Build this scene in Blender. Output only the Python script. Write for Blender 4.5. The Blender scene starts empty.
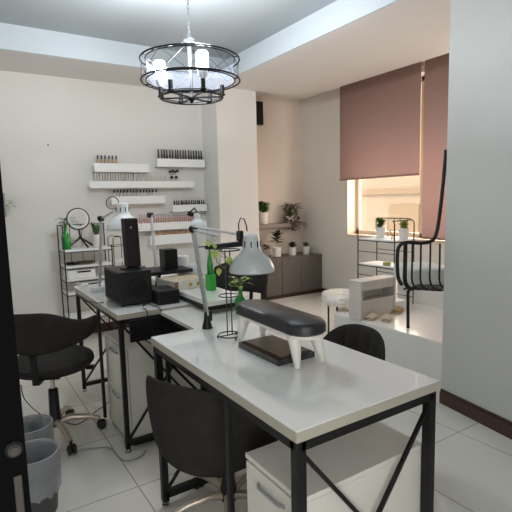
import bpy, bmesh, math, random
from mathutils import Vector, Matrix, Quaternion
PI = math.pi
R = math.radians
C = bpy.context.scene.collection
random.seed(7)

# ------------------------------------------------------------------ camera
F, PITCH, ROLL, YAW, H = 466.89, R(6.808), R(-1.414), R(32.746), 1.305
fw = Vector((math.sin(YAW)*math.cos(PITCH), math.cos(YAW)*math.cos(PITCH), -math.sin(PITCH)))
_rt = Vector((math.cos(YAW), -math.sin(YAW), 0)); _up = _rt.cross(fw)
rt = _rt*math.cos(ROLL) + _up*math.sin(ROLL); up = -_rt*math.sin(ROLL) + _up*math.cos(ROLL)
EYE = Vector((0, 0, H))
cd = bpy.data.cameras.new('camera'); cam = bpy.data.objects.new('camera', cd); C.objects.link(cam)
cd.sensor_width = 36; cd.lens = 36*F/512; cd.clip_start = .02; cd.clip_end = 200
M = Matrix((rt, up, -fw)).transposed().to_4x4(); M.translation = EYE
cam.matrix_world = M
bpy.context.scene.camera = cam

def ray(x, y): return fw*F + rt*(x-256) + up*(256-y)
def on(x, y, axis, val):
    """measured point of the photograph on a known plane of the room"""
    d = ray(x, y); a = 'xyz'.index(axis); t = (val-EYE[a])/d[a]
    return EYE + d*t
def dep(x, y, d): return EYE + ray(x, y)*(d/F)

# ------------------------------------------------------------------ materials
def mat(name, col, rough=.5, metal=0, spec=.5, noise=0, nscale=20, bump=0, bscale=80, coat=0, trans=0, emis=None, estr=0, alpha=1):
    m = bpy.data.materials.new(name); m.use_nodes = True
    nt = m.node_tree; b = nt.nodes['Principled BSDF']
    b.inputs['Base Color'].default_value = (*col, 1)
    b.inputs['Roughness'].default_value = rough; b.inputs['Metallic'].default_value = metal
    b.inputs['Specular IOR Level'].default_value = spec; b.inputs['Coat Weight'].default_value = coat
    b.inputs['Transmission Weight'].default_value = trans; b.inputs['Alpha'].default_value = alpha
    if emis: b.inputs['Emission Color'].default_value = (*emis, 1); b.inputs['Emission Strength'].default_value = estr
    tc = nt.nodes.new('ShaderNodeTexCoord')
    if noise:
        n = nt.nodes.new('ShaderNodeTexNoise'); n.inputs['Scale'].default_value = nscale; n.inputs['Detail'].default_value = 6
        nt.links.new(tc.outputs['Object'], n.inputs['Vector'])
        r = nt.nodes.new('ShaderNodeMix'); r.data_type = 'RGBA'
        r.inputs[6].default_value = (*[c*(1-noise) for c in col], 1); r.inputs[7].default_value = (*[min(1, c*(1+noise)) for c in col], 1)
        nt.links.new(n.outputs['Fac'], r.inputs[0]); nt.links.new(r.outputs[2], b.inputs['Base Color'])
    if bump:
        n = nt.nodes.new('ShaderNodeTexNoise'); n.inputs['Scale'].default_value = bscale
        nt.links.new(tc.outputs['Object'], n.inputs['Vector'])
        bp = nt.nodes.new('ShaderNodeBump'); bp.inputs['Strength'].default_value = bump; bp.inputs['Distance'].default_value = .01
        nt.links.new(n.outputs['Fac'], bp.inputs['Height']); nt.links.new(bp.outputs['Normal'], b.inputs['Normal'])
    return m

def stripes(m, axis, period, amt):
    """fine woven / ribbed pattern along one object axis"""
    nt = m.node_tree; b = nt.nodes['Principled BSDF']
    tc = nt.nodes.new('ShaderNodeTexCoord'); w = nt.nodes.new('ShaderNodeTexWave')
    w.bands_direction = axis; w.inputs['Scale'].default_value = 1/period/3.14
    w.inputs['Distortion'].default_value = 1.5
    nt.links.new(tc.outputs['Object'], w.inputs['Vector'])
    c = b.inputs['Base Color'].default_value[:3]
    r = nt.nodes.new('ShaderNodeMix'); r.data_type = 'RGBA'
    r.inputs[6].default_value = (*[v*(1-amt) for v in c], 1); r.inputs[7].default_value = (*[min(1, v*(1+amt)) for v in c], 1)
    nt.links.new(w.outputs['Fac'], r.inputs[0]); nt.links.new(r.outputs[2], b.inputs['Base Color'])

wallm = mat('wall plaster', (.75, .735, .695), .75, noise=.03, nscale=3, bump=.05, bscale=60)
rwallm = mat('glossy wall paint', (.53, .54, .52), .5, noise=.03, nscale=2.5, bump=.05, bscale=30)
ceilm = mat('ceiling paint', (.74, .715, .70), .85, noise=.02, nscale=3)
trayf = mat('tray side light tint', (.60, .66, .70), .8, noise=.02, nscale=3)  # cool bulb light on the brighter tray side, put into its colour
traym = mat('tray ceiling shade tint', (.42, .465, .49), .8, noise=.02, nscale=3)  # tray top toned darker than its side, cool bulb light in the colour
pinkwall = mat('alcove paint', (.76, .66, .58), .7, noise=.03, nscale=3)
skirtm = mat('brown baseboard', (.055, .022, .016), .35, noise=.2, nscale=12)
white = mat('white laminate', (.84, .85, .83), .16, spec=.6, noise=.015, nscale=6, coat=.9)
edgeshade = mat('shaded laminate edge', (.42, .40, .34), .4, noise=.03, nscale=20)  # shade on the desks' upright edges put into the laminate colour
cabw = mat('white cabinet board', (.70, .69, .64), .17, noise=.03, nscale=9)
shelfw = mat('white painted shelf', (.88, .88, .86), .5, noise=.02, nscale=20)
steel = mat('black painted steel', (.006, .006, .007), .45, spec=.35, noise=.2, nscale=30)
wirem = mat('black wire', (.012, .012, .012), .4)
leather = mat('black leather', (.014, .015, .021), .36, spec=.5, bump=.15, bscale=300)
fabric = mat('dark grey velvet', (.030, .027, .025), .85, spec=.15, noise=.35, nscale=25, bump=.3, bscale=250)
blackp = mat('black plastic', (.006, .006, .007), .4, spec=.35, noise=.15, nscale=40)
grille = mat('black grille cloth', (.008, .008, .008), .7, spec=.25, noise=.3, nscale=120)
brownsp = mat('dark brown speaker cloth', (.016, .010, .010), .6, spec=.25, noise=.2, nscale=90)
lampmetal = mat('aged grey metal', (.10, .11, .12), .4, metal=.6)
chrome = mat('chrome', (.6, .6, .6), .22, metal=1)
silver = mat('silver aluminium', (.55, .57, .60), .35, metal=.7)
cream = mat('cream painted metal', (.50, .44, .36), .25, metal=.4)
lampw = mat('pale enamel', (.42, .46, .47), .3, coat=.3)
lampwhite = mat('white enamel', (.72, .76, .78), .3, coat=.3)
restw = mat('white plastic', (.78, .77, .72), .3)
potw = mat('white ceramic', (.80, .78, .75), .3, noise=.02)
soil = mat('dark soil', (.04, .025, .018), .95, noise=.4, nscale=60)
leafg = mat('green leaves', (.07, .20, .035), .5, noise=.35, nscale=30)
leafy = mat('yellow green leaves', (.34, .45, .10), .5, noise=.3, nscale=30)
leafd = mat('dark leaves', (.018, .035, .022), .45, noise=.4, nscale=30)
leafp = mat('variegated leaves', (.055, .07, .045), .5, noise=.5, nscale=35)
leafr = mat('pinkish leaves', (.20, .13, .10), .5, noise=.5, nscale=35)
glassg = mat('green glass', (.02, .36, .05), .12, trans=.35, spec=.6)
glassg2 = mat('bright green glass', (.05, .50, .06), .3, trans=.2, spec=.6)
stemm = mat('plant stem', (.12, .14, .05), .6)
cabgrey = mat('grey brown cabinet board', (.115, .10, .088), .45, noise=.12, nscale=14)
cabgap = mat('dark cabinet groove', (.03, .026, .024), .6)
alshelf = mat('grey brown shelf board', (.22, .18, .155), .5, noise=.1, nscale=14)
fur = mat('cream fur', (.96, .94, .90), .95, spec=.1)
cushm = mat('white cushion', (.66, .68, .66), .9, spec=.1, noise=.08, nscale=20, bump=.4, bscale=60)
steps = mat('pale wood laminate', (.58, .54, .50), .5, noise=.05, nscale=10)
slipb = mat('beige fluffy slipper', (.52, .44, .34), .95, noise=.2, nscale=60, bump=.5, bscale=120)
slipt = mat('tan slipper strap', (.36, .25, .10), .8, noise=.3, nscale=60)
frame_m = mat('cream window frame', (.70, .58, .46), .5)
gold = mat('gold metal', (.55, .36, .16), .3, metal=.8)
bag = mat('clear bin liner', (.40, .42, .45), .35, noise=.3, nscale=14, bump=.6, bscale=18, alpha=.6)
binm = mat('dark mesh bin', (.06, .062, .066), .5, noise=.3, nscale=60)
brass = mat('aged brass plate', (.018, .014, .009), .6, metal=0)
card = mat('white cardboard', (.68, .66, .60), .6, noise=.05, nscale=20)
yellow = mat('yellow print', (.62, .42, .10), .6)
brownp = mat('brown print', (.20, .11, .07), .6)
tanprint = mat('tan printed top', (.60, .50, .34), .6, noise=.1)
clearp = mat('smoked clear plastic', (.05, .05, .055), .12, spec=.7, alpha=.8)
brownbk = mat('brown printed cover', (.10, .065, .045), .3, noise=.5, nscale=25)
paperw = mat('white paper', (.80, .80, .80), .8)
extm = mat('sunlit stucco', (.34, .26, .185), .9, noise=.10, nscale=1.2)
ext2 = mat('stucco ledge', (.28, .20, .125), .9)
extg = mat('outside ground', (.5, .46, .4), .9)
bulbm = mat('lit bulb', (1, 1, 1), .4, emis=(.86, .93, 1), estr=9)
bulboff = mat('white bulb', (.7, .74, .78), .3)
greyb = mat('grey plastic', (.28, .30, .30), .5)
ringw = mat('white diffuser ring', (.85, .85, .85), .4)

def dual(name, col, fac, tcol=None):
    """thin cloth that lets part of the light through"""
    m = bpy.data.materials.new(name); m.use_nodes = True; nt = m.node_tree
    for n in list(nt.nodes): nt.nodes.remove(n)
    o = nt.nodes.new('ShaderNodeOutputMaterial'); mx = nt.nodes.new('ShaderNodeMixShader')
    d = nt.nodes.new('ShaderNodeBsdfDiffuse'); t = nt.nodes.new('ShaderNodeBsdfTranslucent')
    tc = nt.nodes.new('ShaderNodeTexCoord'); mp = nt.nodes.new('ShaderNodeMapping'); mp.inputs['Scale'].default_value = (1, 3, 60)
    n = nt.nodes.new('ShaderNodeTexNoise'); n.inputs['Scale'].default_value = 4; n.inputs['Detail'].default_value = 5
    nt.links.new(tc.outputs['Object'], mp.inputs['Vector']); nt.links.new(mp.outputs['Vector'], n.inputs['Vector'])
    r = nt.nodes.new('ShaderNodeMix'); r.data_type = 'RGBA'
    r.inputs[6].default_value = (*[c*.86 for c in col], 1); r.inputs[7].default_value = (*[c*1.12 for c in col], 1)
    nt.links.new(n.outputs['Fac'], r.inputs[0]); nt.links.new(r.outputs[2], d.inputs['Color'])
    t.inputs['Color'].default_value = (*(tcol or col), 1)
    mx.inputs[0].default_value = fac
    nt.links.new(d.outputs[0], mx.inputs[1]); nt.links.new(t.outputs[0], mx.inputs[2]); nt.links.new(mx.outputs[0], o.inputs[0])
    return m
furm = dual('shaggy cream fur', (.95, .93, .88), .5)
shadem = dual('pink roller blind cloth', (.43, .325, .30), .5, (.48, .38, .365))

def organza():
    m = bpy.data.materials.new('organza mesh'); m.use_nodes = True; nt = m.node_tree
    for n in list(nt.nodes): nt.nodes.remove(n)
    o = nt.nodes.new('ShaderNodeOutputMaterial'); mx = nt.nodes.new('ShaderNodeMixShader')
    d = nt.nodes.new('ShaderNodeBsdfDiffuse'); t = nt.nodes.new('ShaderNodeBsdfTransparent')
    d.inputs['Color'].default_value = (.16, .18, .22, 1)
    tc = nt.nodes.new('ShaderNodeTexCoord'); n = nt.nodes.new('ShaderNodeTexNoise'); n.inputs['Scale'].default_value = 30
    nt.links.new(tc.outputs['Object'], n.inputs['Vector'])
    mr = nt.nodes.new('ShaderNodeMapRange'); mr.inputs[3].default_value = .50; mr.inputs[4].default_value = .64
    nt.links.new(n.outputs['Fac'], mr.inputs[0]); nt.links.new(mr.outputs[0], mx.inputs[0])
    nt.links.new(d.outputs[0], mx.inputs[2]); nt.links.new(t.outputs[0], mx.inputs[1]); 
    mr.inputs[3].default_value = .28; mr.inputs[4].default_value = .40
    nt.links.new(mx.outputs[0], o.inputs[0])
    return m
organzam = organza()

def glassmat():
    m = bpy.data.materials.new('window glass'); m.use_nodes = True; nt = m.node_tree
    for n in list(nt.nodes): nt.nodes.remove(n)
    o = nt.nodes.new('ShaderNodeOutputMaterial'); mx = nt.nodes.new('ShaderNodeMixShader')
    g = nt.nodes.new('ShaderNodeBsdfGlossy'); g.inputs['Roughness'].default_value = .03
    t = nt.nodes.new('ShaderNodeBsdfTransparent'); t.inputs['Color'].default_value = (.97, .97, .96, 1)
    mx.inputs[0].default_value = .06
    nt.links.new(t.outputs[0], mx.inputs[1]); nt.links.new(g.outputs[0], mx.inputs[2]); nt.links.new(mx.outputs[0], o.inputs[0])
    return m
glassw = glassmat()

def tilemat(name, col, grout, ox, oy, p, rough):
    m = mat(name, col, rough, spec=.5); nt = m.node_tree; b = nt.nodes['Principled BSDF']; L = nt.links
    tc = nt.nodes.new('ShaderNodeTexCoord'); sx = nt.nodes.new('ShaderNodeSeparateXYZ'); L.new(tc.outputs['Object'], sx.inputs[0])
    def mt(op, a, bb=None):
        n = nt.nodes.new('ShaderNodeMath'); n.operation = op
        for i, v in enumerate((a, bb)):
            if v is None: continue
            if isinstance(v, (int, float)): n.inputs[i].default_value = v
            else: L.new(v, n.inputs[i])
        return n.outputs[0]
    fs = []
    for o_, off in ((sx.outputs[0], ox), (sx.outputs[1], oy)):
        u = mt('FRACT', mt('DIVIDE', mt('SUBTRACT', o_, off-p*20), p))
        fs.append(mt('LESS_THAN', mt('MINIMUM', u, mt('SUBTRACT', 1, u)), .0045))
    g = mt('MAXIMUM', fs[0], fs[1])
    n = nt.nodes.new('ShaderNodeTexNoise'); n.inputs['Scale'].default_value = 4; n.inputs['Detail'].default_value = 7; L.new(tc.outputs['Object'], n.inputs['Vector'])
    c1 = nt.nodes.new('ShaderNodeMix'); c1.data_type = 'RGBA'
    c1.inputs[6].default_value = (*[c*.92 for c in col], 1); c1.inputs[7].default_value = (*[c*1.07 for c in col], 1); L.new(n.outputs['Fac'], c1.inputs[0])
    c2 = nt.nodes.new('ShaderNodeMix'); c2.data_type = 'RGBA'; L.new(g, c2.inputs[0]); L.new(c1.outputs[2], c2.inputs[6]); c2.inputs[7].default_value = (*grout, 1)
    L.new(c2.outputs[2], b.inputs['Base Color'])
    return m
floorm = tilemat('polished floor tile', (.72, .70, .64), (.28, .26, .22), .615, 1.469, .545, .09)
platm = mat('platform stone', (.86, .82, .77), .25, noise=.04, nscale=5, coat=.2)
platf = mat('platform front paint', (.70, .70, .67), .6, noise=.03, nscale=4)

# ------------------------------------------------------------------ mesh helpers
def B(): return bmesh.new()
def box(bm, x0, x1, y0, y1, z0, z1, bev=0):
    t = bmesh.new(); bmesh.ops.create_cube(t, size=1)
    bmesh.ops.scale(t, vec=(x1-x0, y1-y0, z1-z0), verts=t.verts)
    bmesh.ops.translate(t, vec=((x0+x1)/2, (y0+y1)/2, (z0+z1)/2), verts=t.verts)
    if bev: bmesh.ops.bevel(t, geom=t.edges[:], offset=bev, segments=2 if bev < .008 else 4, affect='EDGES', profile=.5)
    merge(bm, t)
def merge(bm, t, mtx=None):
    if mtx is not None: bmesh.ops.transform(t, matrix=mtx, verts=t.verts)
    me = bpy.data.meshes.new('tmp'); t.to_mesh(me); t.free(); bm.from_mesh(me); bpy.data.meshes.remove(me)
def frame_of(d):
    d = d.normalized(); a = Vector((0, 0, 1)) if abs(d.z) < .95 else Vector((1, 0, 0))
    u = d.cross(a).normalized(); return u, u.cross(d).normalized()
def tube(bm, pts, r, n=10, closed=False):
    pts = [Vector(p) for p in pts]; rs = r if isinstance(r, (list, tuple)) else [r]*len(pts)
    rings = []; u = None; N = len(pts)
    for i, p in enumerate(pts):
        if closed: d = pts[(i+1) % N]-pts[i-1]
        else: d = pts[min(i+1, N-1)]-pts[max(i-1, 0)]
        d.normalize()
        if u is None: u, v = frame_of(d)
        else:
            u = (u-d*u.dot(d)).normalized(); v = u.cross(d)*-1
            v = d.cross(u)
        rings.append([bm.verts.new(p+(u*math.cos(2*PI*k/n)+d.cross(u)*math.sin(2*PI*k/n))*rs[i]) for k in range(n)])
    for i in range(N if closed else N-1):
        a, b = rings[i], rings[(i+1) % N]
        for k in range(n): bm.faces.new((a[k], a[(k+1) % n], b[(k+1) % n], b[k]))
    if not closed: bm.faces.new(rings[0][::-1]); bm.faces.new(rings[-1])
def bar(bm, a, b, w, h=None):
    """square steel tube from a to b"""
    a, b = Vector(a), Vector(b); h = h or w; d = (b-a); L = d.length; u, v = frame_of(d)
    vs = [bm.verts.new(p+u*sx*w/2+v*sy*h/2) for p in (a, b) for sx, sy in ((-1, -1), (1, -1), (1, 1), (-1, 1))]
    for f in ((3, 2, 1, 0), (4, 5, 6, 7), (0, 1, 5, 4), (1, 2, 6, 5), (2, 3, 7, 6), (3, 0, 4, 7)): bm.faces.new([vs[i] for i in f])
def lathe(bm, prof, c=(0, 0, 0), axis=(0, 0, 1), n=28, caps=True):
    c = Vector(c); ax = Vector(axis).normalized()
    u, v = (Vector((1, 0, 0)), Vector((0, 1, 0))) if ax.z > .999 else frame_of(ax)
    rings = []
    for r, z in prof: rings.append([bm.verts.new(c+ax*z+(u*math.cos(2*PI*k/n)+v*math.sin(2*PI*k/n))*max(r, 1e-4)) for k in range(n)])
    for a, b in zip(rings, rings[1:]):
        for k in range(n): bm.faces.new((a[k], a[(k+1) % n], b[(k+1) % n], b[k]))
    if caps: bm.faces.new(rings[0][::-1]); bm.faces.new(rings[-1])
def prism(bm, poly, z0, z1):
    lo = [bm.verts.new((x, y, z0)) for x, y in poly]; hi = [bm.verts.new((x, y, z1)) for x, y in poly]
    bm.faces.new(lo[::-1]); bm.faces.new(hi)
    for i in range(len(poly)): j = (i+1) % len(poly); bm.faces.new((lo[i], lo[j], hi[j], hi[i]))
def sphere(bm, c, r, sc=(1, 1, 1), seg=16):
    t = bmesh.new(); bmesh.ops.create_uvsphere(t, u_segments=seg, v_segments=max(6, seg//2), radius=r)
    merge(bm, t, Matrix.Translation(c) @ Matrix.Diagonal((*sc, 1)))
def torus(bm, c, r, w, n=40, axis=(0, 0, 1), m=8):
    u, v = (Vector((1, 0, 0)), Vector((0, 1, 0))) if abs(axis[2]) > .999 else frame_of(Vector(axis))
    tube(bm, [Vector(c)+(u*math.cos(2*PI*k/n)+v*math.sin(2*PI*k/n))*r for k in range(n)], w, m, True)
def leaf(bm, p, d, L, w, droop=.3):
    """one pointed leaf with a folded midrib"""
    p = Vector(p); d = Vector(d).normalized(); s = d.cross(Vector((0, 0, 1)))
    if s.length < .05: s = Vector((1, 0, 0))
    s.normalize(); nrm = s.cross(d)
    mid = [p, p+d*L*.35-Vector((0, 0, droop*L*.08)), p+d*L*.7-Vector((0, 0, droop*L*.3)), p+d*L-Vector((0, 0, droop*L*.65))]
    ws = [.12, 1, .8, .05]; rows = []
    for q, k in zip(mid, ws): rows.append([bm.verts.new(q-s*w*k/2+nrm*w*.12*k), bm.verts.new(q), bm.verts.new(q+s*w*k/2+nrm*w*.12*k)])
    for a, b in zip(rows, rows[1:]):
        for i in (0, 1): bm.faces.new((a[i], a[i+1], b[i+1], b[i]))
def obj(name, bm, m, parent=None, smooth=False, world=True, bevel=0, sub=0, solid=0):
    bmesh.ops.recalc_face_normals(bm, faces=bm.faces[:])
    if parent is not None and world:
        root = parent
        off = Vector((0, 0, 0))
        while root is not None: off += Vector(root.location); root = root.parent
        bmesh.ops.translate(bm, vec=-off, verts=bm.verts)
    me = bpy.data.meshes.new(name); bm.to_mesh(me); bm.free(); me.materials.append(m)
    if smooth:
        for p in me.polygons: p.use_smooth = True
    o = bpy.data.objects.new(name, me); C.objects.link(o)
    if parent is not None: o.parent = parent
    if solid: s = o.modifiers.new('solid', 'SOLIDIFY'); s.thickness = solid; s.offset = 0
    if bevel: b = o.modifiers.new('bevel', 'BEVEL'); b.width = bevel; b.segments = 2; b.limit_method = 'ANGLE'
    if sub: s = o.modifiers.new('sub', 'SUBSURF'); s.levels = s.render_levels = sub
    if smooth and not sub:
        try: me.set_sharp_from_angle(angle=R(40))
        except Exception: pass
    return o
def tag(o, label, cat, group=None):
    o['label'] = label; o['category'] = cat
    if group: o['group'] = group
    return o
def thing(name, label, cat, loc=(0, 0, 0), rz=0, group=None):
    o = bpy.data.objects.new(name, None); C.objects.link(o); o.empty_display_size = .05
    o.location = loc; o.rotation_euler = (0, 0, rz); return tag(o, label, cat, group)
def struct(name, bm, m, parent=None, **k):
    o = obj(name, bm, m, parent, **k); o['kind'] = 'structure'; return o
def dup(root, loc, rz=None, label=None, group=None, mats=None):
    r = root.copy(); C.objects.link(r); r.location = loc
    if rz is not None: r.rotation_euler = (0, 0, rz)
    if label: r['label'] = label
    if group: r['group'] = group
    for ch in list(root.children):
        c = ch.copy(); C.objects.link(c); c.parent = r
        for g in list(ch.children): d = g.copy(); C.objects.link(d); d.parent = c
    return r

# ------------------------------------------------------------------ room
W, AW, P, XP0, XP1 = 4.813, 5.36, 4.462, 2.419, 2.92      # back wall, alcove wall, pillar
XW, ZC, ZR, ZT = 4.27, 2.5, 2.69, 2.697                    # window wall, ceiling, recess, tray
XR, YR = 2.509, 1.764; SK = .17                            # near right wall corner and its skew
TX, TY = 2.419, 4.187
bm = B(); box(bm, -1.6, 4.6, -1.6, 5.7, -.12, 0); struct('floor', bm, floorm)
bm = B(); box(bm, -1.6, XP0, W, 5.7, 0, 2.8); struct('wall_back', bm, wallm)
bm = B(); box(bm, XP0, XP1, P, 5.7, 0, 2.8); struct('wall_pillar', bm, wallm)
bm = B(); box(bm, XP1, 4.6, AW, 5.7, 0, 2.8); struct('wall_alcove', bm, pinkwall)
bm = B(); box(bm, -1.75, -1.6, -1.6, 5.7, 0, 2.8); struct('wall_left', bm, wallm)
bm = B(); box(bm, .55, 2.2, -.55, -.45, 0, 2.8); struct('wall_front', bm, wallm)
def xr(y): return XR+SK*(y-YR)
bm = B(); prism(bm, [(xr(-1.6), -1.6), (4.6, -1.6), (4.6, YR), (XR, YR)], 0, 2.8); struct('wall_right', bm, rwallm)
# window wall with an opening
sill = on(347, 235, 'x', XW); WY1 = sill.y; WY0 = 2.0; WZ0 = sill.z-.01; WZ1 = 2.60
XO = 4.52
bm = B()
box(bm, XW, XO, WY1, AW, 0, 2.8); box(bm, XW, XO, YR, WY0, 0, 2.8)
box(bm, XW, XO, WY0, WY1, 0, WZ0); box(bm, XW, XO, WY0, WY1, WZ1, 2.8)
struct('wall_window', bm, wallm)
bm = B(); box(bm, XW+.001, XO, WY1-.008, WY1+.0, WZ0, WZ1); box(bm, XW-.015, XO, WY0, WY1-.008, WZ0-.0, WZ0+.02)
struct('trim_1', bm, frame_m)
# ceiling: lower soffit round a raised tray, recess above the alcove and the blinds
bm = B()
box(bm, TX, 3.63, -1.6, P, ZC, 2.8); box(bm, -1.6, TX, TY, P, ZC, 2.8); box(bm, -1.6, XP0, P, W, ZC, 2.8)
box(bm, -1.6, TX, -1.6, -.9, ZC, 2.8)
struct('ceiling', bm, ceilm)
bm = B(); box(bm, 3.63, 4.6, -1.6, P, ZR, 2.82); box(bm, XP1, 4.6, P, AW, ZR, 2.82); struct('ceiling', bm, ceilm)
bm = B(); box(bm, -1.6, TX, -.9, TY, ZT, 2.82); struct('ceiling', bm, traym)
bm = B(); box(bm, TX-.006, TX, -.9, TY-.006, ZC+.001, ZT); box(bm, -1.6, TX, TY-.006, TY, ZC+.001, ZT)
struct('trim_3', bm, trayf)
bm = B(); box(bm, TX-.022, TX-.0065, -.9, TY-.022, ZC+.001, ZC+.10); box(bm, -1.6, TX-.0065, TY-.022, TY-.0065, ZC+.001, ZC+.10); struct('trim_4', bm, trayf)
bm = B(); box(bm, -1.6, 4.6, -1.6, 5.7, 2.83, 2.9); struct('ceiling', bm, ceilm)
# baseboards
bm = B(); t = .018
prism(bm, [(xr(-1.6)-t, -1.6), (xr(-1.6), -1.6), (XR, YR), (XR-t, YR)], 0, .075)
prism(bm, [(xr(-1.6)-t*.5, -1.6), (xr(-1.6), -1.6), (XR, YR), (XR-t*.5, YR)], .075, .09)
struct('baseboard_right', bm, skirtm)
bm = B(); box(bm, -1.6, XP0, W-.015, W, 0, .09); struct('baseboard_back', bm, skirtm)
bm = B(); box(bm, XP1, XW, AW-.015, AW, 0, .06); box(bm, XW-.015, XW, 3.4, AW, 0, .06); struct('baseboard_alcove', bm, skirtm)
# platform in the window bay
PZ = .39
PY1 = 2.75; PXE, PYE = 3.95, 3.72
def pend(x): return PY1+(PYE-PY1)*(x-XR)/(PXE-XR)
pe = Vector((XR-.008, PY1, 0)); pq = [(XR-.001, YR), (XW, YR), (XW, pend(XW)), (pe.x, PY1)]
bm = B(); prism(bm, pq, 0, PZ-.012); struct('platform_front', bm, platf)
bm = B(); prism(bm, pq, PZ-.012, PZ); struct('platform_top', bm, platm)
bm = B(); prism(bm, [(3.285, YR), (XW, YR), (XW, 2.78), (3.285, 2.78)], PZ+.0005, .64); struct('trim_2', bm, wallm)
# window frame + glass
wf = B(); fx = XO-.10
for y0, y1, z0, z1 in ((WY1-.06, WY1-.008, WZ0+.02, WZ1), (WY0, WY0+.05, WZ0+.02, WZ1), (WY0, WY1-.008, WZ0+.02, WZ0+.07), (WY0, WY1-.008, WZ1-.05, WZ1)):
    box(wf, fx, fx+.05, y0, y1, z0, z1, .004)
ym = on(422, 200, 'x', fx).y
box(wf, fx, fx+.05, ym-.03, ym+.03, WZ0+.02, WZ1, .004)
wo = struct('window_1', wf, frame_m)
bm = B(); box(bm, fx+.02, fx+.026, WY0+.05, ym-.03, WZ0+.07, WZ1-.05); box(bm, fx+.02, fx+.026, ym+.03, WY1-.06, WZ0+.07, WZ1-.05)
struct('window_pane', bm, glassw, wo)

# outside: neighbouring sunlit house
ox = 7.2
r = thing('neighbouring_house', 'pale sunlit stucco house seen through the window below the blind', 'house', (ox, 3, -3))
bm = B(); box(bm, ox, ox+2, -3, 11, -3, 3.6); obj('wall', bm, extm, r)
bm = B(); box(bm, ox-.06, ox-.002, -3, 11, 1.36, 1.44); obj('ledge', bm, ext2, r)
for y0 in (3.6, 5.6, 7.4):
    bm = B(); box(bm, ox-.03, ox-.001, y0, y0+.7, .45, 1.15); obj('window', bm, ext2, r)
bm = B(); box(bm, 4.45, 12, -6, 14, -3.2, -3); struct('ground', bm, extg)

# ------------------------------------------------------------------ roller blinds
XS = 4.15
def blind(x0, xa1, yb, label):
    a, b = on(x0, yb, 'x', XS), on(xa1, yb, 'x', XS)
    y1, y0, z0 = a.y, b.y, b.z
    if y0 < YR+.02: y0 = YR+.02
    r = thing('roller_blind', label, 'blind', (XS, (y0+y1)/2, z0))
    bm = B(); box(bm, XS-.001, XS+.001, y0, y1, z0, ZR-.04); obj('blind_cloth', bm, shadem, r)
    bm = B(); tube(bm, [(XS, y0, z0), (XS, y1, z0)], .010); obj('bottom_bar', bm, ext2 if 0 else shadem, r)
    bm = B(); tube(bm, [(XS+.02, y0, ZR-.035), (XS+.02, y1, ZR-.035)], .022, 14); obj('roller_tube', bm, shadem, r)
    return r
blind(340, 419.5, 174.3, 'wide pink-brown roller blind half lowered over the window')
blind(421.6, 470, 241, 'narrow pink-brown roller blind lowered to sill height beside the right wall')

# ------------------------------------------------------------------ desks
def desk(name, label, x0, x1, y0, y1, z, mid, left_foot=True, w=.027):
    r = thing(name, label, 'desk', ((x0+x1)/2, (y0+y1)/2, 0))
    bm = B(); box(bm, x0, x1, y0, y1, z-.003, z, .0014); box(bm, x0, x1, y0, y1, z-.0305, z-.0025); obj('tabletop', bm, white, r)
    bm = B()
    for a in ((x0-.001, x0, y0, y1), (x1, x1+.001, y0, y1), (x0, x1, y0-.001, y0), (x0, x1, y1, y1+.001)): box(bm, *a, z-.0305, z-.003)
    obj('edge_band', bm, edgeshade, r)
    zt = z-.031; lx0, lx1, ly0, ly1 = x0+.02, x1-.02, y0+.02, y1-.02
    ys = [ly0, ly1]+([mid] if mid else [])
    for yy in ys:
        for xx in (lx0, lx1):
            v = w/2 if yy != mid else .009
            bm = B(); box(bm, xx-v, xx+v, yy-v, yy+v, .02, zt); l = obj('leg', bm, steel, r, bevel=.002)
            bm = B(); lathe(bm, [(.009, 0), (.018, .002), (.018, .008), (.007, .01), (.007, .02)], (xx, yy, 0), n=16); obj('foot', bm, chrome, l, smooth=True)
    bm = B()
    for xx in (lx0, lx1): bar(bm, (xx, ly0, zt-w/2), (xx, ly1, zt-w/2), w)
    for yy in (ly0, ly1): bar(bm, (lx0, yy, zt-w/2), (lx1, yy, zt-w/2), w)
    obj('top_rail', bm, steel, r)
    for yy in (ly0, ly1):
        bm = B(); bar(bm, (lx0, yy, .05), (lx1, yy, .05), w); obj('bottom_rail', bm, steel, r)
        bm = B(); bar(bm, (lx0, yy-.006, .06), (lx1, yy-.006, zt-w), .011); bar(bm, (lx0, yy+.006, zt-w), (lx1, yy+.006, .06), .011)
        obj('cross_brace', bm, steel, r)
    return r
def cabinet(x0, x1, y0, y1, h, label, nd=2):
    r = thing('drawer_cabinet', label, 'cabinet', ((x0+x1)/2, (y0+y1)/2, 0))
    bm = B(); box(bm, x0+.018, x1, y0, y1, .03, h-.016); obj('body', bm, cabw, r, bevel=.001)
    bm = B(); box(bm, x0, x1, y0-.0, y1, h-.0155, h); obj('cabinet_top', bm, cabw, r, bevel=.001)
    bm = B(); box(bm, x0+.03, x1-.02, y0+.02, y1-.02, 0, .03); obj('plinth', bm, blackp, r)
    hh = (h-.02-.03)/nd
    for k in range(nd):
        z0 = .032+k*hh
        bm = B(); box(bm, x0, x0+.016, y0+.004, y1-.004, z0, z0+hh-.005); d = obj('drawer', bm, cabw, r, bevel=.0015)
        ym = (y0+y1)/2; bm = B()
        tube(bm, [(x0-.001, ym-.065, z0+hh-.045), (x0-.012, ym-.05, z0+hh-.045), (x0-.012, ym+.05, z0+hh-.045), (x0-.001, ym+.065, z0+hh-.045)], .005, 8)
        obj('handle', bm, greyb, d, smooth=True)
    return r
AX0, AX1, AY0, AY1 = .649, 1.196, .848, 1.835
BX0, BX1, BY0, BY1 = .651, 1.17, 2.316, 3.335
DZ = .75
desk('desk', 'large white manicure desk on black steel legs in the foreground, holding the hand rest', AX0, AX1, AY0, AY1, DZ, 1.225, w=.029)
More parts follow.
